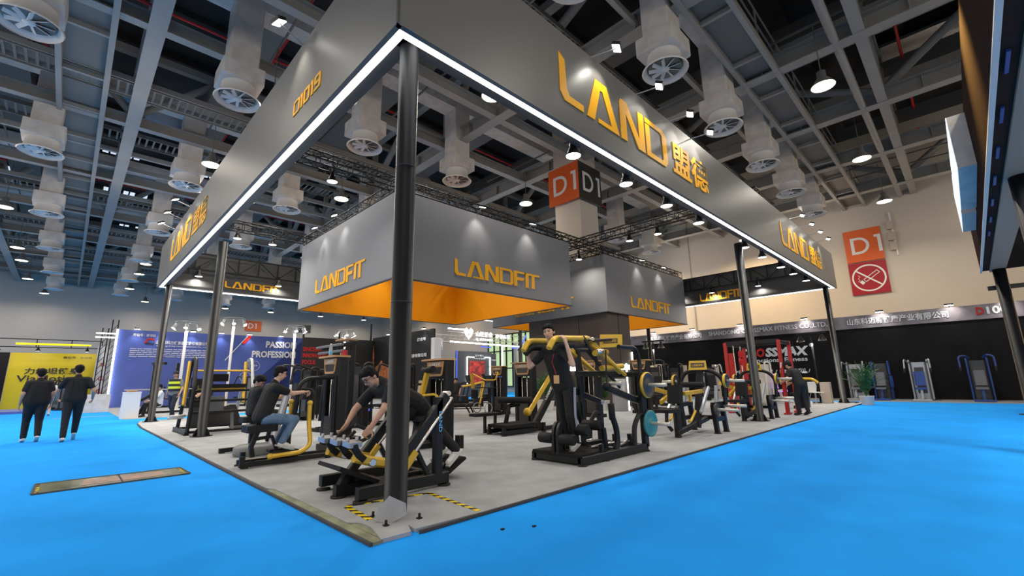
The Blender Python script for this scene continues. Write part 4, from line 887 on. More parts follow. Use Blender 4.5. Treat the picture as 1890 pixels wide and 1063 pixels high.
def person(label, J, shirt='shirt_black', trouser='trouser_black', skin='skin', hair='hair', shoe='shoe_white', k=1.0, vox=.013, sleeve=.62, group=None, long_hair=False, glasses=False, cap=None, palm=None, curl=.6, shorts=False, build=1.0, name='person', legs=True):
    """J: world joint positions pel, che, neck, head, face (a direction), sh/el/wr/kn/an/toe as (left, right) pairs."""
    g = {q: (V(v) if not isinstance(v[0], (tuple, list)) else [V(p) for p in v]) for q, v in J.items()}
    base = V((g['pel'].x, g['pel'].y, min(p.z for p in g['toe'])-.02)); t = thing(name, label, 'person', base, 0, group)
    lat = (g['sh'][1]-g['sh'][0]).normalized(); pel, che, neck, head, face = g['pel'], g['che'], g['neck'], g['head'], g['face'].normalized()
    ax = (che-pel).normalized(); up = (head-neck).normalized(); hx = face.cross(up).normalized(); hu = hx.cross(face).normalized()
    hips = g.get('hp') or [pel-lat*.09*k, pel+lat*.09*k]; mid = (pel+che)/2; B = build
    fwd = lat.cross(ax)
    if fwd.dot(face) < 0: fwd = -fwd
    m = MB()
    def torso(m, e):
        for s in (-1, 1):
            capsule(m, pel+lat*s*.075*k*B, mid+lat*s*.075*k*B, .105*k*B+e, .10*k*B+e); capsule(m, mid+lat*s*.075*k*B, che+lat*s*.085*k, .10*k*B+e, .10*k+e)
        capsule(m, pel, che, .11*k*B+e, .10*k+e)
        capsule(m, g['sh'][0], g['sh'][1], .062*k+e, .062*k+e); capsule(m, che+ax*.03, neck, .075*k+e, .06*k+e*.6)
    torso(m, 0)
    capsule(m, che+ax*.06, head-hu*.03*k, .056*k, .052*k)
    for i in (0, 1):
        capsule(m, g['sh'][i], g['el'][i], .052*k, .041*k); capsule(m, g['el'][i], g['wr'][i], .041*k, .027*k)
        d = g['wr'][i]-g['el'][i]; pn = palm[i] if palm else -lat*(1 if i else -1)
        hand_geo(m, g['wr'][i], d, pn, 1 if i else -1, curl, k)
        capsule(m, hips[i], g['kn'][i], .085*k*B, .055*k); capsule(m, g['kn'][i], g['an'][i], .056*k, .038*k)
        capsule(m, g['an'][i], g['toe'][i], .034*k, .03*k)
    # head: skull, jaw, nose, ears
    R = Matrix(((hx.x, face.x, hu.x, 0), (hx.y, face.y, hu.y, 0), (hx.z, face.z, hu.z, 0), (0, 0, 0, 1)))
    m.ball(head+hu*.025*k, (.076*k, .094*k, .098*k), 16, R); m.ball(head-hu*.045*k+face*.022*k, (.058*k, .068*k, .066*k), 14, R)
    m.ball(head-hu*.088*k+face*.052*k, (.026*k, .022*k, .02*k), 10, R)
    capsule(m, head+hu*.012*k+face*.085*k, head-hu*.028*k+face*.101*k, .009*k, .0135*k, 8)
    for s in (-1, 1): m.ball(head+hx*s*.078*k-hu*.01*k-face*.01*k, (.012*k, .022*k, .034*k), 10, R); m.ball(head+hx*s*.034*k-hu*.02*k+face*.065*k, (.024*k, .02*k, .02*k), 8, R)
    remesh(m, 'body', skin, t, vox*.75, 3, base)
    e = MB()
    for s in (-1, 1):
        e.ball(head+hx*s*.031*k+hu*.012*k+face*.083*k, (.013*k, .008*k, .006*k), 8, R); 
    e.v = [tuple(V(p)-base) for p in e.v]; e.build('eye', 'hair', t)
    e = MB()
    for s in (-1, 1): capsule(e, head+hx*s*.016*k+hu*.03*k+face*.091*k, head+hx*s*.05*k+hu*.032*k+face*.077*k, .005*k, .0035*k, 6)
    e.v = [tuple(V(p)-base) for p in e.v]; e.build('eyebrow', 'hair', t)
    e = MB(); capsule(e, head-hx*.02*k-hu*.057*k+face*.084*k, head+hx*.02*k-hu*.057*k+face*.084*k, .006*k, .006*k, 6); e.v = [tuple(V(p)-base) for p in e.v]; e.build('mouth', 'lip', t)
    # hair
    h = MB(); h.ball(head+hu*.05*k-face*.012*k, (.082*k, .099*k, .086*k), 16, R); h.ball(head+hu*.0*k-face*.05*k, (.074*k, .052*k, .085*k), 12, R)
    rnd = random.Random(hash(label) % 999 if False else len(label)*7+3)
    for q in range(70):
        a, el = rnd.uniform(-2.3, 2.3), rnd.uniform(.25, 1.35)
        n = hx*sin(a)*cos(el)+face*cos(a)*cos(el)+hu*sin(el)
        p = head+hu*.05*k-face*.012*k+hx*n.dot(hx)*.074*k+face*n.dot(face)*.09*k+hu*n.dot(hu)*.068*k
        d = (n*.5+face*rnd.uniform(.1, .7)+hx*rnd.uniform(-.5, .5)-hu*rnd.uniform(0, .3)).normalized()
        capsule(h, p, p+d*rnd.uniform(.012, .028 if el < 1 else .016)*k, .014*k, .007*k, 6)
    for s in (-1, 1): h.ball(head+hx*s*.074*k+hu*.03*k-face*.012*k, (.018*k, .045*k, .045*k), 8, R)
    for q in range(-3, 4):
        p = head+hu*.095*k+hx*q*.018*k+face*.062*k; capsule(h, p, p+(face*.5-hu*rnd.uniform(.3, .9)+hx*rnd.uniform(-.3, .6)).normalized()*rnd.uniform(.025, .042)*k, .014*k, .007*k, 6)
    if long_hair: capsule(h, head-face*.06*k, head-face*.10*k-V((0, 0, .3*k)), .085*k, .07*k); capsule(h, head-face*.05*k+hx*.05*k, head-face*.08*k+hx*.07*k-V((0, 0, .28*k)), .05*k, .04*k)
    remesh(h, 'hair', hair, t, vox*.62, 1, base)
    if cap:
        c = MB().ball(head+hu*.06*k-face*.01*k, (.095*k, .108*k, .085*k), 16, R); capsule(c, head+hu*.055*k+face*.09*k-hx*.03, head+hu*.05*k+face*.15*k, .02*k, .03*k); remesh(c, 'cap', cap, t, vox*.8, 2, base)
    if glasses:
        gl = MB()
        for s in (-1, 1):
            c = head+hx*s*.033*k+hu*.012*k+face*.1*k
            gl.tube([c+hx*cos(a*pi/8)*.027*k+hu*sin(a*pi/8)*.021*k for a in range(16)], .0028*k, 5, closed=True)
            gl.tube([c+hx*s*.027*k, head+hx*s*.083*k+hu*.018*k+face*.0*k], .0026*k, 5)
        gl.tube([head+hx*.008*k+hu*.014*k+face*.103*k, head-hx*.008*k+hu*.014*k+face*.103*k], .0026*k, 5)
        gl.v = [tuple(V(p)-base) for p in gl.v]; gl.build('glasses', 'black', t)
    # clothes
    s_ = MB(); torso(s_, .014*k)
    for i in (0, 1):
        e_ = g['sh'][i].lerp(g['el'][i], sleeve); capsule(s_, g['sh'][i], e_, .074*k, .066*k)
        if sleeve > 1: capsule(s_, g['el'][i], g['el'][i].lerp(g['wr'][i], sleeve-1), .06*k, .045*k)
        # loose hem at the waist
        capsule(s_, pel+lat*(.08 if i else -.08)*k*B+ax*.02, pel+lat*(.08 if i else -.08)*k*B+ax*.12, .118*k*B, .115*k*B)
    remesh(s_, 'shirt', shirt, t, vox, 4, base)
    p_ = MB()
    for i in (0, 1):
        capsule(p_, pel-ax*.0, hips[i], .118*k*B, .105*k*B); capsule(p_, hips[i], g['kn'][i], .103*k*B, .076*k)
        if not shorts: capsule(p_, g['kn'][i], g['kn'][i].lerp(g['an'][i], .93), .076*k, .06*k)
        else: capsule(p_, hips[i], g['kn'][i].lerp(hips[i], .45), .105*k, .1*k)
    if shorts:
        p_ = MB()
        for i in (0, 1): capsule(p_, pel, hips[i], .118*k, .112*k); capsule(p_, hips[i], hips[i].lerp(g['kn'][i], .42), .112*k, .1*k)
    remesh(p_, 'shorts' if shorts else 'trousers', trouser, t, vox, 4, base)
    for i in (0, 1):
        an, to = g['an'][i], g['toe'][i]; f_ = (to-an); heel = an-f_.normalized()*.02
        s1 = MB(); capsule(s1, heel-V((0, 0, .03)), to, .042*k, .036*k); capsule(s1, an, an.lerp(to, .5), .045*k, .042*k)
        so = remesh(s1, 'shoe', shoe, t, .011, 3, base)
        s2 = MB(); d = (to-heel).normalized(); side = d.cross(V((0, 0, 1))); nu = side.cross(d).normalized()
        lo = [heel-d*.045-nu*.05, heel.lerp(to, .5)-nu*.045, to+d*.035-nu*.03]; s2.path(lo, .078*k, .024, .008); s2.v = [tuple(V(p)-base) for p in s2.v]; s2.build('sole', 'sole' if shoe == 'shoe_white' else 'shoe_black', so)
    return t
X_ = lambda *p: p
def stand(x, y, z, yaw, h=1.75, step=0.0, arm=(.0, .0), bend=0, **ov):
    """Joint set for a standing or walking figure facing along yaw."""
    f = V((cos(yaw), sin(yaw), 0)); r = V((sin(yaw), -cos(yaw), 0)); o = V((x, y, z)); s = h/1.75
    P = lambda a, b, c: tuple(o+(r*a+f*b+V((0, 0, c)))*s)
    J = dict(pel=P(0, 0, .93), che=P(0, .02+bend*.3, 1.33-bend*.1), neck=P(0, .02+bend*.45, 1.47-bend*.15), head=P(0, .05+bend*.6, 1.62-bend*.2), face=tuple(f+V((0, 0, -.1-bend))),
        sh=(P(-.18, .0+bend*.35, 1.39-bend*.12), P(.18, .0+bend*.35, 1.39-bend*.12)),
        el=(P(-.26, -.05+arm[0]*.5, 1.13), P(.26, -.05+arm[1]*.5, 1.13)), wr=(P(-.27, .06+arm[0], .89+abs(arm[0])*.25), P(.27, .06+arm[1], .89+abs(arm[1])*.25)),
        kn=(P(-.1, .06+step*.35, .5), P(.1, .06-step*.3, .49)), an=(P(-.1, step*.5, .09), P(.1, -step*.7, .09+abs(step)*.22)),
        toe=(P(-.11, .15+step*.5, .035), P(.11, .14-step*.7, .035+abs(step)*.06)))
    J.update(ov); return J
# man leaning on the near machine, facing -X
person('man in black polo and glasses leaning forward over the near machine, hands on its grips',
  dict(pel=(1.10, 1.28, .95), che=(.76, 1.28, 1.14), neck=(.64, 1.28, 1.22), head=(.52, 1.28, 1.27), face=(-.75, -.12, -.66),
    sh=((.70, 1.10, 1.13), (.68, 1.47, 1.12)), el=((.58, 1.04, .92), (.46, 1.50, .90)), wr=((.46, 1.09, .73), (.36, 1.47, .75)),
    hp=((1.14, 1.17, .93), (1.14, 1.40, .93)), kn=((1.38, 1.12, .60), (1.38, 1.42, .60)), an=((1.66, 1.12, .345), (1.66, 1.42, .345)), toe=((1.51, 1.1, .22), (1.51, 1.43, .22))),
  glasses=True, vox=.011, palm=(V((-.6, 0, -.8)), V((-.6, 0, -.8))), curl=1.15, k=.98)
# seated man in jeans, facing +X
person('man in black t-shirt, blue jeans and glasses seated with arms stretched to the handles',
  dict(pel=(.22, 4.15, .72), che=(.34, 4.15, 1.10), neck=(.38, 4.15, 1.24), head=(.44, 4.14, 1.38), face=(.96, -.1, -.25),
    sh=((.34, 4.33, 1.16), (.35, 3.97, 1.16)), el=((.60, 4.34, 1.06), (.60, 4.0, 1.06)), wr=((.82, 4.27, 1.07), (.80, 4.08, 1.08)),
    hp=((.26, 4.25, .69), (.26, 4.05, .69)), kn=((.70, 4.27, .66), (.68, 4.03, .66)), an=((.53, 4.3, .32), (.50, 4.02, .32)), toe=((.70, 4.3, .245), (.67, 4.01, .245))),
  trouser='denim', glasses=True, vox=.011, palm=(V((.2, 0, -1)), V((.2, 0, -1))), curl=1.2, k=.95, skin='skin_light')
# man standing in the squat machine, facing -X
pc = person('man in black t-shirt and striped track trousers standing under yellow shoulder arms',
  dict(pel=(3.40, .77, 1.12), che=(3.24, .77, 1.52), neck=(3.19, .77, 1.68), head=(3.12, .77, 1.90), face=(-.90, -.38, -.16),
    sh=((3.22, .58, 1.62), (3.24, .97, 1.62)), el=((3.14, .36, 1.40), (3.10, 1.16, 1.40)), wr=((3.06, .40, 1.70), (3.02, 1.14, 1.64)),
    hp=((3.42, .68, 1.10), (3.42, .87, 1.10)), kn=((3.42, .66, .68), (3.52, .88, .68)), an=((3.52, .66, .27), (3.7, .86, .28)), toe=((3.36, .62, .215), (3.54, .86, .215))),
  vox=.011, palm=(V((-.2, 1, .1)), V((-.2, -1, .1))), curl=1.0, k=1.0, skin='skin_light')
put(MB().path([(3.40, .545, 1.08), (3.40, .555, .9), (3.41, .565, .68), (3.48, .582, .42)], .012, .05, .003, up=(1, 0, 0)), 'trouser_stripe', 'stripe_grey', pc)
put(MB().tube([(3.14, .68, 1.62), (3.11, .72, 1.45), (3.16, .69, 1.27)], .007, 6), 'lanyard', 'red_sign', pc)
put(MB().box((3.15, .68, 1.2), (.02, .08, .12), Matrix.Rotation(.5, 4, 'Z')), 'name_badge', 'tan', pc)
# man with bowed head behind the seated man
person('dark haired man in black with bowed head, sitting behind the man in jeans',
  dict(pel=(.60, 5.95, .72), che=(.62, 5.95, 1.05), neck=(.63, 5.95, 1.16), head=(.64, 5.93, 1.27), face=(.7, -.35, -.6),
    sh=((.61, 6.13, 1.10), (.63, 5.77, 1.10)), el=((.78, 6.15, .92), (.78, 5.76, .92)), wr=((.98, 6.05, .95), (.98, 5.85, .95)),
    kn=((1.02, 6.06, .66), (1.02, 5.84, .66)), an=((.92, 6.06, .14), (.92, 5.84, .14)), toe=((1.06, 6.06, .09), (1.06, 5.84, .09))), vox=.015)
# worker at the second row machine (back towards us, bending)
pw = person('worker in black t-shirt and cap bending over the second row machine, back to the aisle',
  stand(13.55, .05, .03, 1.15, 1.66, .12, bend=.42, wr=((13.5, .5, .98), (13.9, .36, .95)), el=((13.3, .3, 1.08), (13.85, .1, 1.05))), cap='shirt_black', vox=.016, shoe='shoe_black')
m = MB(); logo_mesh(m, 'LANDFIT', frame((13.4, -.085, 1.24), (.95, -.3, 0), (.12, .26, .95)), .28, .05, .01); put(m, 'lettering', 'white_print', pw)
# two men walking away on the left aisle
person('man in black polo walking away, left one of the two on the blue aisle', stand(-2.42, 12.1, 0, 1.72, 1.70, .22, (.02, .05)), vox=.014, build=1.22, palm=None)
person('man in black polo walking away, right one of the two, hand on hip', stand(-1.78, 11.55, 0, 1.62, 1.78, -.32, (.15, -.1), el=((-2.10, 11.66, 1.16), (-1.46, 11.5, 1.14)), wr=((-2.08, 11.9, 1.0), (-1.46, 11.74, .96))), vox=.014, build=1.1)
# guard
pg = person('security guard in grey shirt, cap and reflective vest walking left of the booth', stand(1.05, 18.0, 0, -2.2, 1.80, .38, (.1, -.1)), shirt='shirt_grey', trouser='navy', shoe='shoe_black', cap='navy', vox=.017)
for z, mt_ in ((1.40, 'vest_navy'), (1.31, 'vest_yellow'), (1.22, 'vest_navy'), (1.13, 'vest_yellow'), (1.04, 'vest_navy')):
    put(MB().lathe([(.188, 0), (.192, .012), (.192, .085), (.188, .095)], 20, Matrix.Translation((1.04, 17.99, z)) @ Matrix.Rotation(-2.2-pi/2, 4, 'Z') @ Matrix.Diagonal((1.12, .80, 1, 1)), cap0=False), 'vest_band', mt_, pg)
# people around the left booths
person('seated man in white shirt and black trousers beside the white pedestal',
  dict(pel=(.95, 20.6, .5), che=(.95, 20.6, .92), neck=(.94, 20.58, 1.04), head=(.88, 20.55, 1.2), face=(-.9, -.3, -.1), sh=((.95, 20.42, .98), (.95, 20.78, .98)), el=((.8, 20.36, .74), (.8, 20.84, .74)), wr=((.6, 20.4, .66), (.6, 20.8, .66)),
   kn=((.5, 20.48, .52), (.5, 20.72, .52)), an=((.45, 20.46, .09), (.3, 20.74, .09)), toe=((.3, 20.44, .04), (.15, 20.74, .04))), shirt='shirt_white', vox=.018, shoe='shoe_black')
person('woman with long brown hair, white t-shirt and denim shorts walking away', stand(-2.45, 26.8, 0, 1.5, 1.66, .15), shirt='shirt_white', trouser='denim_light', skin='skin_light', hair='hair_brown', long_hair=True, shorts=True, vox=.02)
person('person in dark shirt at the far left edge, cut by the frame', stand(-4.75, 17.6, 0, 1.2, 1.6, .1), trouser='denim', vox=.018)
person('person in orange trousers beside the yellow booth', stand(-1.6, 33, 0, 2.2, 1.62), shirt='shirt_white', trouser='orange_cloth' if 'orange_cloth' in MT else 'tan', vox=.025)
person('person in black reaching up behind the A-frame machine', stand(1.85, 16.2, .03, 2.9, 1.68, 0, (.2, .25)), vox=.018)
person('person in white seated low at the yellow booth, dark hair', stand(-4.9, 32, 0, 1.0, 1.1), shirt='shirt_white', trouser='tan', vox=.025)
person('person in black sitting on the rowing machine in the far middle', stand(10.9, 13.2, .03, 3.6, 1.3), vox=.022)
# ================================================================ neighbouring booths
mat('booth_blue', (.065, .10, .36), .5, var=.12, vscale=.5)
mat('booth_blue_dark', (.012, .03, .16), .5)
mat('booth_yellow', (.60, .44, .0), .5)
mat('booth_dark', (.0055, .0045, .0055), .6, spec=.2, var=.3, vscale=1.5)
mat('booth_black', (.014, .014, .015), .4)
mat('booth_grey', (.05, .055, .06), .5)
mat('banner_grey', (.23, .20, .21), .6, var=.25, vscale=2)
mat('red', (.55, .01, .01), .4)
mat('red_frame', (.40, .012, .010), .45)
mat('blue_frame', (.02, .07, .28), .4)
mat('cream_panel', (.50, .42, .33), .6)
mat('leaf', (.02, .09, .012), .55, var=.4, vscale=9)
mat('led_yellow', (.9, .8, .0), emit=(.95, .85, 0), es=1.3)
mat('led_blue', (.1, .15, .9), emit=(.08, .14, 1), es=.5)
mat('purple_glow', (.6, .3, .9), emit=(.55, .2, .9), es=.8)
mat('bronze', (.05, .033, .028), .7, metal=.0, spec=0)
mat('soffit_grey', (.34, .27, .21), .6)
mat('counter_blue', (.045, .04, .21), .4)
mat('muscle', (.35, .12, .045), .5, var=.5, vscale=4)
mat('red_picture', (.55, .03, .02), .5, var=.7, vscale=3)
mat('foliage_glow', (.3, .5, .2), emit=(.55, .68, .38), es=.7)
XZ = lambda x, y, z: frame((x, y, z), (1, 0, 0), (0, 0, 1))
def words_on(parent, items, name='lettering'):
    for body, M, w, h, mt, bd in items:
        m = MB(); text_mesh(m, body, M, w, h, bold=bd, depth=.015); m.build(name, mt, parent)
def make_wash():
    t = thing('wall_wash_lamp', 'small lamp', 'wall lamp', (0, 0, 0), 0, 'small lamps on top of the booth walls')
    MB().box((0, 0, .1), (.3, .16, .07), ch=.015).build('housing', 'booth_grey' if 0 else 'frame_black', t); MB().box((0, 0, .055), (.28, .15, .03)).build('lens', 'lamp_cool', t); MB().bar((0, 0, .12), (0, .12, 0), .03, .03, 0).build('bracket', 'frame_black', t)
    return t
wash = make_wash(); wash_used = []
def wash_at(x, y, z, label, rz=0):
    if wash_used: copy_tree(wash, (x, y, z), rz, label)
    else: wash.location = (x, y, z); wash.rotation_euler = (0, 0, rz); wash['label'] = label; wash_used.append(1)
# ---- blue booth at the left
B = 34.0
t = thing('booth_wall', 'tall blue booth back wall with white lettering left of the poles', 'booth wall')
MB().bb((0.0, B, 0), (5.4, B+.15, 4.85)).build('panel', 'booth_blue', t); MB().bb((5.4, B-.02, 0), (11.5, B+.15, 4.85)).build('panel', 'booth_blue', t)
MB().prism([(9.6, 3.0), (11.5, 4.85), (11.5, 0), (8.3, 0), (8.3, 1.7)], .01, XZ(0, B-.03, 0)).build('dark_facet', 'booth_blue_dark', t)
MB().bar((-.02, B-.1, .2), (-.04, B-.1, 4.85), .09, .09, 0).build('light_edge', 'lamp_cool', t)
words_on(t, [('展位号：D1032', XZ(.75, B-.02, 4.45), 1.15, .2, 'white_print', .01), ('山东思科力健身器材股份有限公司', XZ(1.95, B-.02, 4.0), 2.95, .24, 'white_print', .02), ('Shandong SCIKJ Fitness Equipment Co., Ltd', XZ(2.0, B-.02, 3.82), 2.8, .12, 'white_print', 0),
  ('PASSION', XZ(8.6, B-.05, 4.0), 2.2, .5, 'white_print', .035), ('PROFESSION', XZ(7.7, B-.05, 3.25), 3.1, .5, 'white_print', .035), ('10+', XZ(7.75, B-.05, 2.55), .4, .18, 'white_print', .01), ('20+', XZ(7.2, B-.05, 1.75), .4, .18, 'white_print', .01)])
m = MB()
for k in range(5):
    x = .7
    while x < 5.1: w = random.uniform(.2, .55); m.box((x+w/2, B-.015, 3.66-k*.12), (w, .01, .035)); x += w+.05
m.build('fine_print', 'white_print', t)
m = MB(); m.prism([(0, 0), (.16, .3), (.45, .32), (.6, .1), (.5, .2), (.22, .22), (.1, 0)], .01, XZ(1.35, B-.02, 4.05)); m.build('red_logo', 'red', t)
m = MB(); text_mesh(m, 'SKJ', XZ(1.4, B-.02, 3.92), .45, .17, bold=.03, depth=.01); m.build('logo_letters', 'booth_black', t)
MB().bar((6.0, B-.05, 3.0), (7.3, B-.05, 4.8), .01, .05, 0).build('white_slash', 'white_print', t); MB().bar((7.05, B-.06, 4.25), (7.5, B-.06, 4.82), .01, .2, 0).build('red_slash', 'red', t)
for x, z in ((7.95, 2.63), (7.4, 1.83)):
    MB().tube([(x+.35*cos(a*pi/12), B-.05, z+.35*sin(a*pi/12)) for a in range(24)], .012, 5, closed=True).build('ring_mark', 'white_print', t)
for i, x in enumerate((.9, 2.2, 3.9, 5.6, 7.4, 9.6)):
    wash_at(x, B-.15, 4.86, '%s lamp along the top of the blue booth wall, from its left end' % nth[i]); spot_light((x, B-.35, 4.85), (x, B, 3.2), 55, 90, (.9, .93, 1), .9)
t = thing('counter_pedestal', 'white square pedestal at the corner of the blue booth', 'pedestal', (.0, 20.4, 0)); MB().box((0, 0, .5), (.55, .55, 1.0), ch=.01).build('plinth', 'white_paint', t); MB().box((0, 0, 1.02), (.57, .57, .04)).build('top', 'white_paint', t)
t = thing('paper_tray', 'small tan tray lying on the white pedestal', 'tray', (-.02, 20.36, 1.04)); MB().lathe([(.14, 0), (.2, .05), (.19, .05), (.13, .012)], 16).build('tray', 'tan', t)
t = thing('banner_stand', 'tall white panel with red characters between yellow and blue booths', 'banner'); MB().bb((-.75, 36, 0), (-.15, 36.1, 3.9)).build('panel', 'white_paint', t)
words_on(t, [('山', XZ(-.5, 35.98, 2.6), .3, .3, 'red', .02), ('山', XZ(-.5, 35.98, 1.7), .3, .3, 'red', .02), ('山', XZ(-.5, 35.98, .9), .3, .3, 'red', .02)])
# white light trees
def light_tree(x, y, h, label):
    t = thing('light_tree', label, 'light stand', (x, y, 0), 0, 'white poles carrying spotlights')
    MB().cyl((0, 0, 0), (0, 0, h), .07, 14).build('pole', 'white_paint', t); MB().cyl((0, 0, 0), (0, 0, .03), .35, 20).build('base_plate', 'white_paint', t)
    MB().tube([(.55*cos(a*pi/10), .55*sin(a*pi/10), h+.3) for a in range(20)], .02, 6, closed=True).build('ring', 'silver', t)
    m = MB()
    for k in range(4): m.bar((0, 0, h), (.55*cos(k*pi/2), .55*sin(k*pi/2), h+.3), .02, .02, 0)
    m.build('spokes', 'silver', t)
    for k in range(6):
        a = k*pi/3+.3; c = V((.6*cos(a), .6*sin(a), h+.05)); d = V((.45*cos(a), .45*sin(a), -.9)).normalized()
        R = Matrix.Translation(c) @ d.to_track_quat('Z', 'Y').to_matrix().to_4x4()
        q = MB().lathe([(.05, -.16), (.07, -.14), (.09, .12), (.1, .14)], 12, R, cap0=True).build('spotlight', 'silver', t); MB().lathe([(.001, .145), (.095, .145)], 12, R).build('lens', 'lamp_cool', q)
    area_light((x, y, h-.2), 22, .5, (1, .97, .92), spread=160)
light_tree(2.45, 26.6, 4.4, 'white pole with six spotlights, leftmost of four, before the blue wall'); light_tree(4.7, 26.6, 4.8, 'white pole with six spotlights beside the small orange sign')
light_tree(8.1, 26.4, 4.55, 'white pole with six spotlights at the right end of the blue wall'); light_tree(11.3, 26.2, 4.45, 'white pole with six spotlights in front of the black booth wall')
d1_sign('hall_sign', 'small orange hall sign on the far cream wall above the blue booth', XZ(13.45, HY-.01, 8.0), 1.86, 1.3, 'orange_sign')
t = thing('arrow_sign', 'small dark sign with a white arrow on the far cream wall', 'sign'); m = MB(); m.prism([(0, 0), (1.6, 0), (1.6, 1.05), (0, 1.05)], .06, XZ(19.95, HY-.05, 8.2)); m.build('board', 'booth_grey', t)
m = MB(); m.prism([(.6, .2), (.68, .2), (.68, .5), (.8, .4), (.8, .5), (.64, .66), (.48, .5), (.48, .4), (.6, .5)], .02, XZ(20.1, HY-.11, 8.27)); m.build('arrow', 'white_print', t)
# ---- yellow booth
Yb = 40.0
t = thing('booth_wall', 'yellow booth back wall with dark lettering at the far left', 'booth wall')
MB().bb((-4.75, Yb, 0), (-.45, Yb+.15, 3.6)).build('panel', 'booth_yellow', t); MB().bb((-9, Yb-.1, 0), (-4.78, Yb+.1, 3.6)).build('side_panel', 'booth_dark', t); MB().bb((-.42, Yb-2.2, 0), (-.3, Yb, 4.0)).build('end_panel', 'booth_black', t)
words_on(t, [('力维坦健身', XZ(-4.0, Yb-.02, 2.2), 2.6, .42, 'booth_black', .02), ('ViaMotion', XZ(-4.3, Yb-.02, 1.72), 3.0, .42, 'booth_black', .015), ('展位号：D1046', XZ(-2.3, Yb-.02, 3.25), 1.45, .16, 'booth_black', .0)])
m = MB()
for z in (3.85, 4.35): m.bar((-7, Yb-2, z), (-.5, Yb-2, z), .05, .05, 0)
for x in (-7, -5.4, -3.6, -2, -.5): m.bar((x, Yb-2, 0 if x in (-7, -.5) else 3.85), (x, Yb-2, 4.35), .05, .05, 0)
m.build('light_truss', 'truss_black', label='thin black lighting truss above the yellow booth', cat='truss')
MB().bar((-4.5, Yb-2.05, 4.05), (-1.05, Yb-2.05, 4.05), .1, .1, 0).build('light_bar', 'led_yellow', label='long yellow light bar above the yellow booth', cat='light bar')
for i, x in enumerate((-5.2, -3.5, -1.2)):
    copy_tree(sp, (x, Yb-1.9, 3.62), label='%s spot lamp hung before the yellow booth' % ('left', 'middle', 'right')[i]); spot_light((x, Yb-1.8, 3.55), (x, Yb, 2.4), 45, 110, (1, .95, .85), .8)
MB().bb((-6.5, 31.0, 0), (-3.2, 36, .12)).build('booth_stage', 'led_blue' if 0 else 'booth_blue', label='low blue booth stage edge at the far left', cat='stage')
# ---- black booth with red slogan and a bodybuilder picture
t = thing('booth_wall', 'black booth walls with red slogan and bodybuilder picture, left of the near pole', 'booth wall')
MB().bb((9.9, 30, 0), (15.4, 30.15, 4.55)).build('rear_panel', 'booth_black', t); MB().bb((15.4, 21.6, 0), (15.55, 30.15, 4.75)).build('side_panel', 'booth_black', t); MB().bb((15.2, 21.2, 0), (15.75, 21.58, 4.1)).build('white_post', 'white_paint', t)
words_on(t, [('SINCERITY', XZ(9.95, 29.98, 3.55), 1.55, .3, 'red', .02), ('INNOVATION', XZ(9.95, 29.98, 3.1), 1.65, .3, 'red', .02), ('FOCUS', XZ(9.95, 29.98, 2.62), .9, .3, 'red', .02)])
YZ = lambda x, y, z: frame((x, y, z), (0, -1, 0), (0, 0, 1))
Mb = YZ(15.39, 30.0, .3) @ Matrix.Diagonal((1.2, 1.05, 1, 1))
m = MB(); m.prism([(.3, 0), (.1, 1.0), (-.1, 1.7), (-.2, 3.6), (.1, 3.65), (.25, 1.95), (.8, 2.2), (1.2, 2.5), (1.5, 2.2), (2.3, 1.9), (2.45, 3.7), (2.75, 3.65), (2.7, 1.7), (2.4, 1.0), (2.1, 0)], .01, Mb); m.build('bodybuilder_picture', 'muscle', t)
m = MB(); text_mesh(m, '展位号', YZ(15.39, 23.6, 4.0), 1.1, .25, bold=.02, depth=.01); m.build('lettering', 'white_print', t)
m = MB(); text_mesh(m, '健身有限公司', YZ(15.39, 24.6, 2.9), 2.2, .26, bold=.02, depth=.01); m.build('lettering', 'white_print', t)
m = MB(); m.prism([(0, .2), (.3, .55), (.55, .2), (.3, -.25)], .012, YZ(15.388, 25.1, 3.9)); m.build('red_mark', 'red', t)
for i, y in enumerate((22.6, 25, 27.4)): spot_light((15.0, y, 4.7), (15.4, y, 3.8), 40, 90, (1, .98, .95), .9); wash_at(15.25, y, 4.76, '%s lamp on top of the black booth side wall' % ('near', 'middle', 'far')[i], -pi/2)
for x, z in ((9.95, 5.0), (12.6, 5.1), (15.2, 5.9)):
    MB().bar((x, 30.1, 4.5), (x, 30.1, z), .1, .1, 0).build('truss_post', 'truss_black', label='black post standing %s the black booth wall' % {9.95: 'on the left end of', 12.6: 'on the middle of', 15.2: 'tall on the corner of'}[x], cat='post')
# ---- white and blue lit trusses of the far booth and its grey wall with a red picture
t = thing('lit_truss', 'white lit truss sign with heart shaped emblem in the far middle', 'truss sign')
for y, x0, x1, zz in ((22.5, 17.2, 25.2, 4.25), (24.6, 17.2, 25.2, 4.25)):
    for z in (zz, zz+.5): MB().bar((x0, y, z), (x1, y, z), .06, .06, 0).build('chord', 'silver', t)
    m = MB()
    for k in range(16): m.bar((x0+k*.5, y, zz), (x0+k*.5+.5, y, zz+.5), .03, .03, 0)
    m.build('lattice', 'silver', t)
for a, b, mt_ in (((17.2, 22.4, 4.95), (19, 22.4, 4.95), 'lamp_cool'), ((17.4, 22.4, 4.02), (24.6, 22.4, 3.9), 'lamp_cool'), ((20.2, 22.3, 3.75), (21.2, 22.3, 3.72), 'led_blue'), ((23.5, 22.3, 3.75), (25.4, 22.3, 3.9), 'led_blue'), ((24.6, 22.3, 4.0), (25.2, 22.3, 4.9), 'led_blue'), ((22.4, 22.3, 1.8), (22.4, 22.3, 3.9), 'lamp_cool')):
    MB().bar(a, b, .08, .08, 0).build('light_tube', mt_, t)
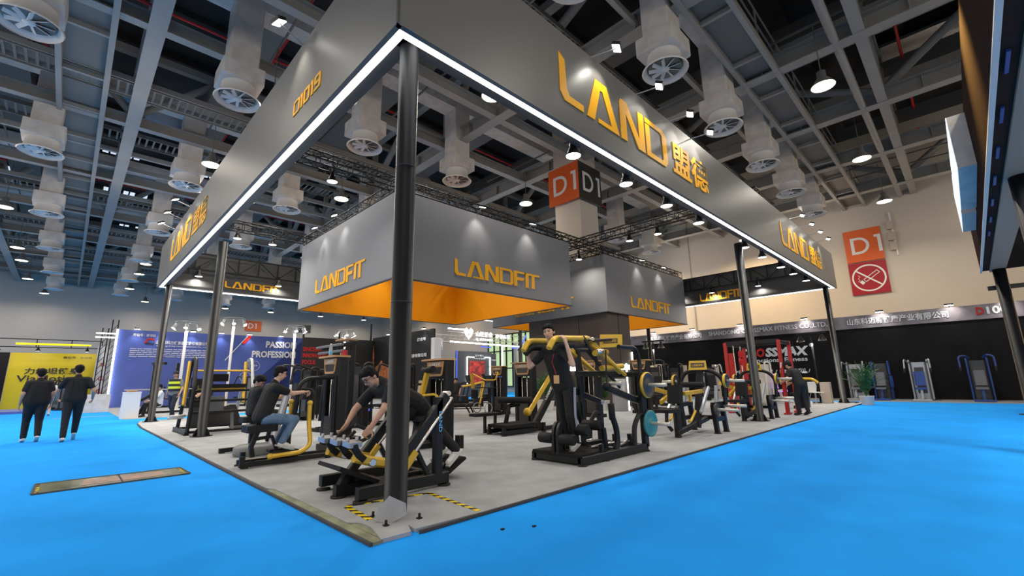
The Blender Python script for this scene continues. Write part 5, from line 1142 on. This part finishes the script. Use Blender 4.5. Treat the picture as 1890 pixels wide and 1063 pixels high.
m = MB(); m.prism([[(0, .55), (.25, .75), (.45, .55), (.65, .75), (.9, .55), (.75, .2), (.45, -.12), (.15, .2)], [(.25, .5), (.45, .3), (.65, .5), (.45, .08)]], .03, XZ(18.55, 22.3, 4.35)); m.build('emblem', 'sign_glow', t)
words_on(t, [('山匠健身', XZ(19.7, 22.3, 4.5), 1.7, .38, 'sign_glow', .02), ('SJ FITNESS', XZ(19.7, 22.3, 4.15), 1.7, .22, 'sign_glow', .02), ('沙悦体育', XZ(21.7, 22.3, 4.45), 1.6, .34, 'sign_glow', .02)], 'lit_lettering')
for x in (17.3, 25.1): MB().bar((x, 23.5, 0), (x, 23.5, 4.3), .25, .25, 0).build('truss_leg', 'silver', t)
t = thing('booth_wall', 'dark grey booth wall with framed red picture in the far middle', 'booth wall')
MB().bb((19.2, 24, 0), (22.8, 24.15, 3.5)).build('panel', 'booth_grey', t); MB().bb((22.9, 24.2, 0), (23.5, 24.3, 3.4)).build('panel', 'booth_grey', t); MB().bb((20.45, 23.96, .9), (22.0, 23.99, 2.75)).build('red_picture', 'red_picture', t)
for a, b in (((20.2, 1.0), (20.2, 3.05)), ((20.2, 3.05), (20.9, 3.05)), ((22.0, 3.05), (22.6, 3.05)), ((22.6, 3.05), (22.6, 1.6))): MB().bar((a[0], 23.95, a[1]), (b[0], 23.95, b[1]), .05, .05, 0).build('light_frame', 'lamp_cool', t)
MB().bar((19.18, 23.95, .3), (19.18, 23.95, 3.5), .05, .08, 0).build('blue_edge', 'led_blue', t)
words_on(t, [('辽宁·鞍山', XZ(21.0, 23.97, 3.1), .9, .16, 'white_print', .02), ('KINGS 健身器材', XZ(20.9, 23.97, 2.88), 1.2, .14, 'white_print', .02), ('健身器材', XZ(22.93, 24.17, 2.8), .5, .12, 'white_print', .02)])
MB().bb((24.8, 25.4, 0), (25.9, 25.5, 2)).build('blue_step', 'booth_blue', label='blue panel low behind the far machines', cat='panel')
t = thing('window_wall', 'tall far window with green trees outside, in the far middle', 'window')
MB().bb((HX-.1, 26.4, .6), (HX-.05, 35.4, 6.2)).build('glass', 'foliage_glow', t)
m = MB()
for k in range(10): m.bar((HX-.15, 26.4+k, .5), (HX-.15, 26.4+k, 6.3), .14, .14, 0)
for z in (.55, 2.5, 4.4, 6.25): m.bar((HX-.15, 26.4, z), (HX-.15, 35.4, z), .12, .12, 0)
m.build('window_frame', 'frame_black', t)
# ---- dark booth along the right wall
t = thing('booth_wall', 'long dark booth wall with grey lettered header along the right side', 'booth wall')
MB().bb((25.5, -9, .0), (25.7, 14.6, 3.4)).build('panel', 'booth_dark', t); MB().bb((25.42, -9, 3.36), (25.7, 14.6, 3.98)).build('header', 'banner_grey', t)
RW = lambda y, z: YZ(25.40, y, z)
words_on(t, [('山东科迈斯健康产业有限公司', RW(11.4, 3.52), 3.7, .32, 'white_print', .02), ('SHANDONG CROSSMAX FITNESS CO.,LTD.', RW(7.25, 3.54), 6.0, .29, 'white_print', .015), ('山东科迈斯健康产业有限公司', RW(.42, 3.52), 3.65, .33, 'white_print', .02), ('1001', RW(-4.4, 3.54), .78, .33, 'white_print', .03)])
words_on(t, [('D', RW(-4.08, 3.54), .24, .33, 'red', .04)])
RP = lambda y, z: YZ(25.49, y, z)
for w_, yy, ww, mt_ in (('CR', 5.6, .78, 'white_print'), ('O', 4.78, .44, 'red'), ('SSMAX', 4.32, 2.07, 'white_print')):
    m = MB(); text_mesh(m, w_, RP(yy, 2.18), ww, .5, bold=.05, shear=.15, depth=.02); m.build('lettering', mt_, t)
m = MB(); text_mesh(m, '®', RP(2.2, 2.6), .2, .2, depth=.02); m.build('registered_mark', 'white_print', t)
words_on(t, [('BE Functional Fitness', RP(5.7, 1.9), 3.35, .22, 'white_print', .02), ('/ HP综合训练架 / KN系列 /', RP(6.5, 1.28), 4.2, .24, 'white_print', .01)])
for i, y in enumerate((10.8, 8.2, 5.4, 2.2, -.9, -3.3, -5.0)):
    wash_at(25.3, y, 3.99, '%s lamp along the top of the dark right booth wall, from the left' % nth[i], -pi/2); spot_light((25.0, y, 4.05), (25.5, y, 3.5), 32, 110, (1, .95, .92), .9)
for nm, x, y in (('behind the mid-right pole', 17.8, 6.9), ('beside the far right pole', 20.6, 1.05)):
    t = thing('light_stand', 'black T-shaped stand with two spotlights, '+nm, 'light stand', (x, y, .03 if y < 5 else 0), 0, 'black light stands')
    MB().cyl((0, 0, 0), (0, 0, 2.9), .035, 10).build('pole', 'frame_black', t); MB().bar((0, .55, 2.9), (0, -.55, 2.9), .08, .06).build('cross_arm', 'frame_black', t)
    MB().cyl((0, 0, 0), (0, 0, .04), .3, 16).build('base_plate', 'frame_black', t)
    for s in (-.4, .4):
        q = MB().lathe([(.16, -.3), (.13, -.22), (.06, -.1), (.05, 0)], 14, Matrix.Translation((0, s, 2.85)), cap0=False).build('spotlight', 'frame_black', t); MB().lathe([(.001, -.27), (.15, -.27)], 14, Matrix.Translation((0, s, 2.85))).build('lens', 'lamp_glow', q)
    area_light((x, y, 2.5), 40, .3, (1, .95, .85), spread=150)
# cable tray fixture on the right wall
t = thing('wall_conduit', 'white cable conduit with boxes hanging down the cream right wall', 'conduit', (HX-.05, -1.54, 8.39))
MB().bar((0, 0, -.3), (0, .05, 2.4), .08, .12).build('tray', 'white_paint', t)
for z, w in ((1.6, .3), (.9, .4), (.3, .36)): MB().box((-.05, .12, z), (.16, w, .5), ch=.02).build('junction_box', 'cream_panel', t)
# ---- neighbour booth on the right edge of the aisle
t = thing('neighbour_fascia', 'bronze coloured fascia of the neighbouring booth at the right edge', 'fascia')
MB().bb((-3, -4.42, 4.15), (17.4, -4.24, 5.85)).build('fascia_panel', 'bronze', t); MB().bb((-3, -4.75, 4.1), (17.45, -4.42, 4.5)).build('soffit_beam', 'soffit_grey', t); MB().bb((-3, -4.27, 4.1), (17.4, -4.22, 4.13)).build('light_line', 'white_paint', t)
MB().bb((17.3, -9, 4.15), (17.45, -4.42, 5.85)).build('end_panel', 'booth_dark', t); MB().bar((17.3, -9, 3.6), (17.3, -4.3, 3.6), .12, .12).build('tie_beam', 'frame_black', t)
for k in range(9): MB().box((1.5+k*1.3, -4.33, 4.12), (.45, .03, .03)).build('blue_trim', 'blue_frame', t)
for x0, x1 in ((8.9, 11.9), (12.3, 14.2)): MB().bb((x0, -4.24, 4.75), (x1, -4.0, 5.75)).build('letter_box', 'duct_white', t)
for x0, x1 in ((8.9, 11.9), (12.3, 14.2)): MB().bb((x0, -4.0, 4.75), (x1, -3.99, 5.75)).build('lit_face', 'lamp_cool' if 0 else 'glass_glow', t)
for i, (x, nm) in enumerate(((8.0, 'nearer'), (17.0, 'farther'))):
    q = thing('neighbour_pole', '%s dark pole of the neighbouring booth at the right edge' % nm, 'pole', (x, -4.6, 0)); MB().cyl((0, 0, 0), (0, 0, 4.09), .14, 20, 0).build('shaft', 'pole', q); MB().cyl((0, 0, 0), (0, 0, .015), .3, 20, .002).build('base_plate', 'frame_black', q)
t = thing('reception_counter', 'purple blue booth counter at the right edge', 'counter', (13, -5.4, 0)); MB().prism([(0, -.2), (6.5, -.2), (6.5, .6), (0, .6)], 1.08, Matrix.Translation((0, 0, .02))).build('body', 'counter_blue', t); MB().bb((-.03, -.25, 1.1), (6.55, .66, 1.14)).build('top', 'white_paint', t)
for i, (x, y) in enumerate(((7.6, -5.0), (10.5, -5.1), (13.5, -5.2))):
    copy_tree(sp, (x, y, 3.95), label='%s spot lamp under the neighbouring bronze fascia' % ('near', 'middle', 'far')[i]); area_light((x, y, 3.9), 40, .3, (1, .95, .85))
spot_light((5.9, -3.3, 6.6), (6.2, -4.24, 5.3), 900, 70, (1, .74, .22), 1)
# ---- red functional rack and other machines behind the right poles
t = thing('functional_rack', 'tall red training rack with black crossbars behind the second row machine', 'rack', (14.3, 1.28, .03))
for x, y in ((13.58, 2.06), (15.3, 2.06), (13.7, .5), (14.8, .5)):
    u = put(MB().bar((x, y, .03), (x, y, 2.28), .10, .10, .01), 'upright', 'red_frame', t)
    m = MB()
    for k in range(26): m.box((x, y-.052, .2+k*.08), (.035, .006, .035))
    kput(m, 'pin_holes', 'black', u, t)
    put(MB().box((x, y, .06), (.3, .16, .05), ch=.01), 'foot', 'red_frame', t)
each(t, 'crossbar', 'frame_black', [[(13.58, 2.06, 2.22), (15.3, 2.06, 2.22)], [(13.7, .5, 2.22), (14.8, .5, 2.22)], [(13.58, 2.06, 2.26), (13.7, .5, 2.26)], [(15.3, 2.06, 2.26), (14.8, .5, 2.26)]], .08, .1)
for x in (14.1, 14.75): put(MB().cyl((x, 2.0, .2), (x, 2.0, 2.2), .02, 8), 'guide_rod', 'chrome', t)
for x in (13.95, 14.9): put(MB().bar((x, 2.04, .1), (x, 2.04, 1.95), .14, .1), 'weight_shroud', 'red_frame', t)
for z in (1.7, 1.9): disc(t, (14.6, 1.95, z), (0, 1, 0), .16, .06, m='red')
put(MB().path([(13.8, .5, 1.5), (13.3, .4, 1.56), (13.2, .4, 1.4)], .03, .03), 'silver_hook', 'silver', t)
def gym(x, y, rz, label, fc='frame_black', pc='pad', sc='grey_plastic', kind=0, z=.03, group=None, name='selector_machine'):
    """Seat machines of the far booths: stack housing, frame, seat, back pad, arms; kind changes the arms."""
    t = thing(name, label, 'fitness machine', (x, y, z), rz, group)
    MB().box((.55, 0, .82), (.3, .5, 1.6), ch=.05).build('stack_housing', sc, t); MB().box((.39, 0, .85), (.02, .3, 1.1)).build('housing_window', 'badge_dark', t)
    MB().tube(fillet([(.42, -.3, .05), (.42, -.3, 1.7), (.7, -.3, 1.72), (.72, -.3, .05)], .15), .035, 8).build('side_frame', fc, t); MB().tube(fillet([(.42, .3, .05), (.42, .3, 1.7), (.7, .3, 1.72), (.72, .3, .05)], .15), .035, 8).build('side_frame', fc, t)
    MB().bar((-.7, 0, .07), (.7, 0, .07), .1, .1).build('base_rail', fc, t); MB().bar((-.65, -.3, .05), (-.65, .3, .05), .08, .08).build('front_foot', fc, t)
    MB().bar((-.25, 0, .1), (-.2, 0, .48), .08, .08).build('seat_post', fc, t); MB().box((-.22, 0, .52), (.42, .36, .08), ch=.03).build('seat_cushion', pc, t)
    MB().box((.08, 0, .92), (.09, .34, .6), Matrix.Rotation(.15, 4, 'Y'), ch=.035).build('back_pad', pc, t)
    for s in (-1, 1):
        if kind == 0: pts = [(.4, s*.3, 1.6), (-.1, s*.4, 1.75), (-.3, s*.42, 1.2)]
        elif kind == 1: pts = [(.4, s*.3, .5), (-.1, s*.42, .6), (-.2, s*.42, 1.1), (-.45, s*.4, 1.1)]
        else: pts = [(.3, s*.2, 1.72), (-.1, s*.3, 1.82), (-.25, s*.5, 1.78), (-.3, s*.5, 1.2)]
        a = MB().tube(fillet(pts, .12), .032, 8).build('lever_arm', fc, t); e, d = V(pts[-1]), (V(pts[-1])-V(pts[-2])).normalized(); MB().cyl(e-d*.16, e+d*.02, .04, 8).build('hand_grip', 'rubber', a)
    return t
gym(24.0, -1.95, 0, 'silver selector machine with blue seat against the dark right wall, middle one', 'silver', 'blue_frame', 'silver', 0, .012)
gym(24.2, -3.75, 0, 'dark selector machine with blue arms at the right end of the dark wall', 'blue_frame', 'grey_plastic', 'booth_grey', 2, .012)
gym(24.4, .35, 0, 'silver selector machine just behind the potted palm', 'silver', 'grey_plastic', 'silver', 0, .012); gym(24.3, -.6, 0, 'blue framed machine with tall grey pad right of the potted palm', 'blue_frame', 'grey_plastic', 'booth_grey', 1, .012)
for i, (x, y, k_, lb) in enumerate(((18.0, 8.0, 0, 'black lat machine with tan side panel behind the mid-right pole'), (19.6, 6.9, 2, 'black cable machine left of the red rack'), (20.6, 5.4, 0, 'silver cable machine just left of the red rack'), (16.4, 6.0, 1, 'black press machine behind the first row machine'), (13.6, 4.9, 2, 'black machine with wide arms behind the squat machine'))):
    g_ = gym(x, y, .3*i, lb, 'frame_black' if i != 2 else 'silver', 'pad', 'frame_black' if i else 'grey_plastic', k_, .03)
    MB().box((.9, -.4, .9), (.12, .3, 1.7)).build('side_panel', 'cream_panel', g_)
gym(19.3, 2.3, 2.6, 'small pale machine lit purple beyond the second row machine', 'duct_white', 'purple_glow', 'duct_white', 1)  # purple light put into the pads as emission, no lamp in them
t = thing('abdominal_bench', 'black bench machine with a long curved gold bar left of the white chair', 'fitness machine', (17.0, .9, .03))
put(MB().tube(fillet([(17.0, 1.7, .95), (17.0, 1.0, 1.06), (17.0, .45, 1.04), (17.0, .3, .9)], .2), .05, 10), 'gold_bar', 'gold', t); put(MB().bar((17, .8, .05), (17, .8, 1.0), .3, .2), 'post', 'frame_black', t); put(MB().bar((16.2, .9, .1), (17.4, .9, .1), .12, .1), 'base_rail', 'frame_black', t); put(MB().bar((16.3, .9, .1), (16.9, .9, .7), .08, .08), 'brace', 'silver', t); put(MB().box((16.5, .9, .55), (.5, .3, .08), ch=.03), 'seat_cushion', 'pad', t)
t = thing('shell_chair', 'white plastic shell chair beside the far right pole', 'chair', (19.9, 1.05, .03), .9)
MB().box((0, 0, .45), (.44, .44, .03), ch=.01).build('seat', 'white_paint', t); MB().prism([(-.22, 0), (.22, 0), (.24, .25), (.17, .42), (-.17, .42), (-.24, .25)], .025, Matrix.Translation((.2, 0, .45)) @ Matrix.Rotation(pi/2, 4, 'Z') @ Matrix.Rotation(pi/2-.15, 4, 'X')).build('backrest', 'white_paint', t)
for sx in (-1, 1):
    for sy in (-1, 1): MB().tube([(sx*.1, sy*.1, .44), (sx*.2, sy*.2, 0)], .012, 6).build('leg', 'silver', t)
t = thing('counter_pedestal', 'narrow pale pedestal beside the white chair', 'pedestal', (20.35, .75, .03)); MB().box((0, 0, .42), (.34, .34, .84), ch=.01).build('plinth', 'cream_panel', t)
m = MB(); m.tube(fillet([(20.75, -.1, .05), (21.2, -.15, .05), (21.3, .2, .05), (20.9, .25, .05), (21.0, .4, .2)], .1), .02, 6); m.build('coiled_cable', 'rubber', label='coil of black cable at the foot of the far right pole', cat='cable')
# potted plants
def plant(x, y, z, label, h=1.2, n=34, spread=.55, seed=1, pot='white_paint', r=.2):
    rn = random.Random(seed); t = thing('potted_palm', label, 'plant', (x, y, z), 0, 'potted plants')
    MB().lathe([(r*.75, 0), (r, .32), (r*1.05, .34), (r*.95, .34), (r*.9, .3), (.001, .3)], 18).build('pot', pot, t)
    m = MB()
    for k in range(n):
        a = rn.uniform(0, 2*pi); el = rn.uniform(.2, 1.0); L = h*rn.uniform(.6, 1.05); d = V((cos(a), sin(a), 0)); pts = []
        for q in range(6):
            u = q/5; pts.append(V((0, 0, .3))+d*(spread*el*u**1.5)*1.2+V((0, 0, L*(u-.35*el*u*u))))
        s = d.cross(V((0, 0, 1)))
        for q in range(1, 6):
            for sg in (-1, 1):
                p = pts[q]; tip = p+s*sg*.16+(pts[q]-pts[q-1])*.9; mid = (p+tip)/2; w = (pts[q]-pts[q-1])*.12
                m.add([p, mid-w, tip, mid+w], [(0, 1, 2, 3)])
        m.tube(pts, .006, 4)
    m.build('fronds', 'leaf', t)
plant(20.3, -.55, 0, 'leafy potted palm in a grey pot beyond the far right pole', 1.35, 46, .6, 3, 'duct_white', .24)
plant(12.5, 9.5, .03, 'potted plant in white pot, left of two behind the standing man', 1.15, 40, .5, 5); plant(11.75, 8.3, .03, 'potted plant in white pot, right of two behind the standing man', 1.15, 40, .5, 8); plant(12.9, 6.5, .03, 'potted plant standing at the corner of the brown block', 1.1, 36, .45, 11)
t = thing('light_column', 'white lit round column standing before the brown block', 'lit column', (12.6, 5.6, .03)); MB().cyl((0, 0, 0), (0, 0, 1.15), .28, 28, .01).build('drum', 'silver', t); MB().bar((.2, -.22, .02), (.2, -.22, 1.7), .04, .04, 0).build('light_edge', 'lamp_cool', t)
# cardio machines in the middle distance
def cardio(x, y, rz, label, gold=False):
    t = thing('treadmill', label, 'treadmill', (x, y, .03), rz, 'cardio machines in the far middle')
    MB().box((0, 0, .14), (1.6, .7, .12), ch=.03).build('deck', 'tread', t)
    for s in (-.36, .36):
        MB().tube(fillet([(.6, s, .1), (.85, s, 1.15), (.3, s, 1.0), (-.1, s, .95)], .15), .035, 8).build('handrail', 'gold' if gold else 'frame_black', t); MB().cyl((-.7, s, .0), (-.7, s, .1), .05, 8).build('foot', 'rubber', t)
    MB().box((.85, 0, 1.3), (.1, .6, .36), Matrix.Rotation(-.3, 4, 'Y'), ch=.03).build('console', 'black', t); MB().box((.6, 0, .3), (.4, .7, .3), ch=.06).build('motor_hood', 'frame_black', t)
    return t
for i, (x, y, a, gd, lb) in enumerate(((10.6, 12.2, -.6, 1, 'treadmill with gold rails behind the tray machine'), (12.0, 15.0, -.4, 0, 'black treadmill in front of the red picture'), (8.6, 13.6, -.9, 0, 'black treadmill right of the near pole in the far middle'), (14.2, 15.8, -.2, 0, 'black treadmill left of the far pole in the middle'), (9.0, 15.8, -1.2, 1, 'gold railed treadmill farthest left of the cardio row'))): cardio(x, y, a, lb, gd)
gym(6.6, 9.6, .2, 'black machine with tan pad half hidden behind the lever machine', 'frame_black', 'cream_panel', 'frame_black', 1); gym(5.0, 8.6, .4, 'black machine with two lever arms right behind the near pole', 'frame_black', 'pad', 'frame_black', 0)
gym(3.4, 12.2, .1, 'black machine right of the A-frame machine', 'frame_black', 'pad', 'frame_black', 2); gym(3.3, 8.2, .2, 'black machine with high padded seat behind the seated man', 'frame_black', 'pad', 'frame_black', 1); gym(4.6, 14.6, .3, 'black machine far behind the tall cable tower', 'frame_black', 'pad', 'frame_black', 0)
# equipment of the blue booth
t = thing('power_rack', 'black perforated rack post with arms at the left of the blue booth', 'rack', (1.0, 24.0, 0))
for dx in (0, .9):
    u = MB().bar((dx, 0, 0), (dx, 0, 2.35), .22, .12).build('upright', 'frame_black', t); m = MB()
    for k in range(14): m.box((dx, -.063, .3+k*.14), (.08, .01, .05))
    m.build('slots', 'silver', u)
MB().bar((-.1, -.2, 2.3), (.3, -.9, 2.3), .12, .12).build('top_arm', 'frame_black', t); MB().bar((-1.0, 0, 1.1), (1.6, -.1, 1.1), .06, .06).build('barbell', 'silver', t); MB().bar((-.3, -.6, .06), (1.2, -.6, .06), .14, .1).build('base_rail', 'frame_black', t); MB().bar((-.3, -.6, .06), (-.1, .1, .06), .1, .1).build('base_rail', 'frame_black', t)
MB().bar((-.9, -.6, .3), (.2, -.3, 1.0), .12, .1).build('bench_pad', 'pad', t)
for i, (x, y, k_, lb) in enumerate(((3.2, 27.8, 1, 'black press machine behind the security guard'), (5.6, 27.0, 0, 'black machine in the blue booth between the two left poles'), (8.3, 24.2, 2, 'black machine in the blue booth under the third light tree'), (2.2, 30.5, 1, 'low black machine nearest the blue wall'), (10.6, 23.2, 1, 'black machine before the red slogan'), (-2.6, 36, 0, 'dark machine in the yellow booth behind the walking men'), (-1.7, 34, 2, 'dark machine at the right end of the yellow booth'))): gym(x, y, -1.2+.35*i, lb, 'frame_black', 'pad', 'grey_plastic' if i % 2 else 'frame_black', k_, 0)
t = thing('roll_up_box', 'pale grey box low beside the lit edge of the blue booth', 'box', (-.75, 28.5, 0)); MB().box((0, 0, .45), (1.1, .7, .9), ch=.02).build('box', 'duct_white', t)
# floor: taped inset in the blue carpet, loose scraps
mat('inset_glass', (.15, .16, .10), .25, var=.35, vscale=3); mat('pink_scuff', (.42, .22, .19), .5, col2=(.20, .20, .15), vscale=7)
t = thing('floor_panel', 'glossy worn floor panel let into the blue carpet at left', 'floor panel', (-1.35, 4.62, 0))
MB().prism([(-.76, -.37), (.77, -.33), (.75, .36), (-.75, .42)], .012).build('panel', 'inset_glass', t); MB().prism([(-.35, -.22), (.5, -.18), (.52, .2), (-.3, .22)], .004, Matrix.Translation((0, 0, .011))).build('scuffed_area', 'pink_scuff', t)
m = MB()
for a, b in (((-.76, -.37), (.77, -.33)), ((.77, -.33), (.75, .36)), ((.75, .36), (-.75, .42)), ((-.75, .42), (-.76, -.37)), ((.05, -.34), (.05, .38))): m.bar((a[0], a[1], .014), (b[0], b[1], .014), .02, .006, 0)
m.build('seam', 'carpet_edge', t); m = MB()
for k in range(6):
    for x in (-.72, .72): m.box((x, -.3+k*.12, .014), (.03, .03, .006))
m.build('edge_marks', 'hazard', t)
t = thing('floor_slot', 'thin pale floor slot behind the walking men', 'floor strip', (-1.2, 23.5, 0)); MB().box((0, 0, .006), (1.9, .12, .012)).build('slot', 'silver', t)
for i, (x, y) in enumerate(((.72, -.72), (.95, -.86))): MB().box((x, y, .006), (.03, .02, .012)).build('carpet_scrap', 'black', label='tiny dark scrap on the blue carpet, %s one' % ('nearer the pole' if i == 0 else 'farther from the pole'), cat='scrap')

# black truss posts beside the yellow booth, lit step in the middle distance
for i, (x, y, h) in enumerate(((-.55, 35.2, 5.0), (-.15, 34.6, 5.5))):
    m = MB()
    for a, b in ((-.14, -.14), (.14, -.14), (.14, .14), (-.14, .14)): m.bar((x+a, y+b, 0), (x+a, y+b, h), .05, .05, 0)
    for k in range(int(h/.4)): m.bar((x-.14, y-.14, k*.4), (x+.14, y-.14, k*.4+.4), .03, .03, 0); m.bar((x+.14, y-.14, k*.4), (x+.14, y+.14, k*.4+.4), .03, .03, 0)
    m.build('truss_post', 'truss_black', label='%s black truss post between the yellow and blue booths' % ('left' if i == 0 else 'right, taller'), cat='post')
for z in (4.35, 4.6): MB().bar((-1.0, 34.44, z), (-.02, 34.44, z), .06, .06, 0).build('light_tube', 'lamp_cool', label='%s short white light tube left of the blue booth wall' % ('lower' if z < 4.5 else 'upper'), cat='light tube')
t = thing('lit_step_machine', 'low machine with two glowing blue strips behind the leaning man', 'fitness machine', (4.3, 9.6, .03))
put(MB().box((4.3, 9.6, .3), (.9, .7, .54), ch=.05), 'body', 'frame_black', t)
for x in (4.05, 4.5): put(MB().box((x, 9.24, .42), (.32, .02, .07)), 'blue_strip', 'led_blue', t)
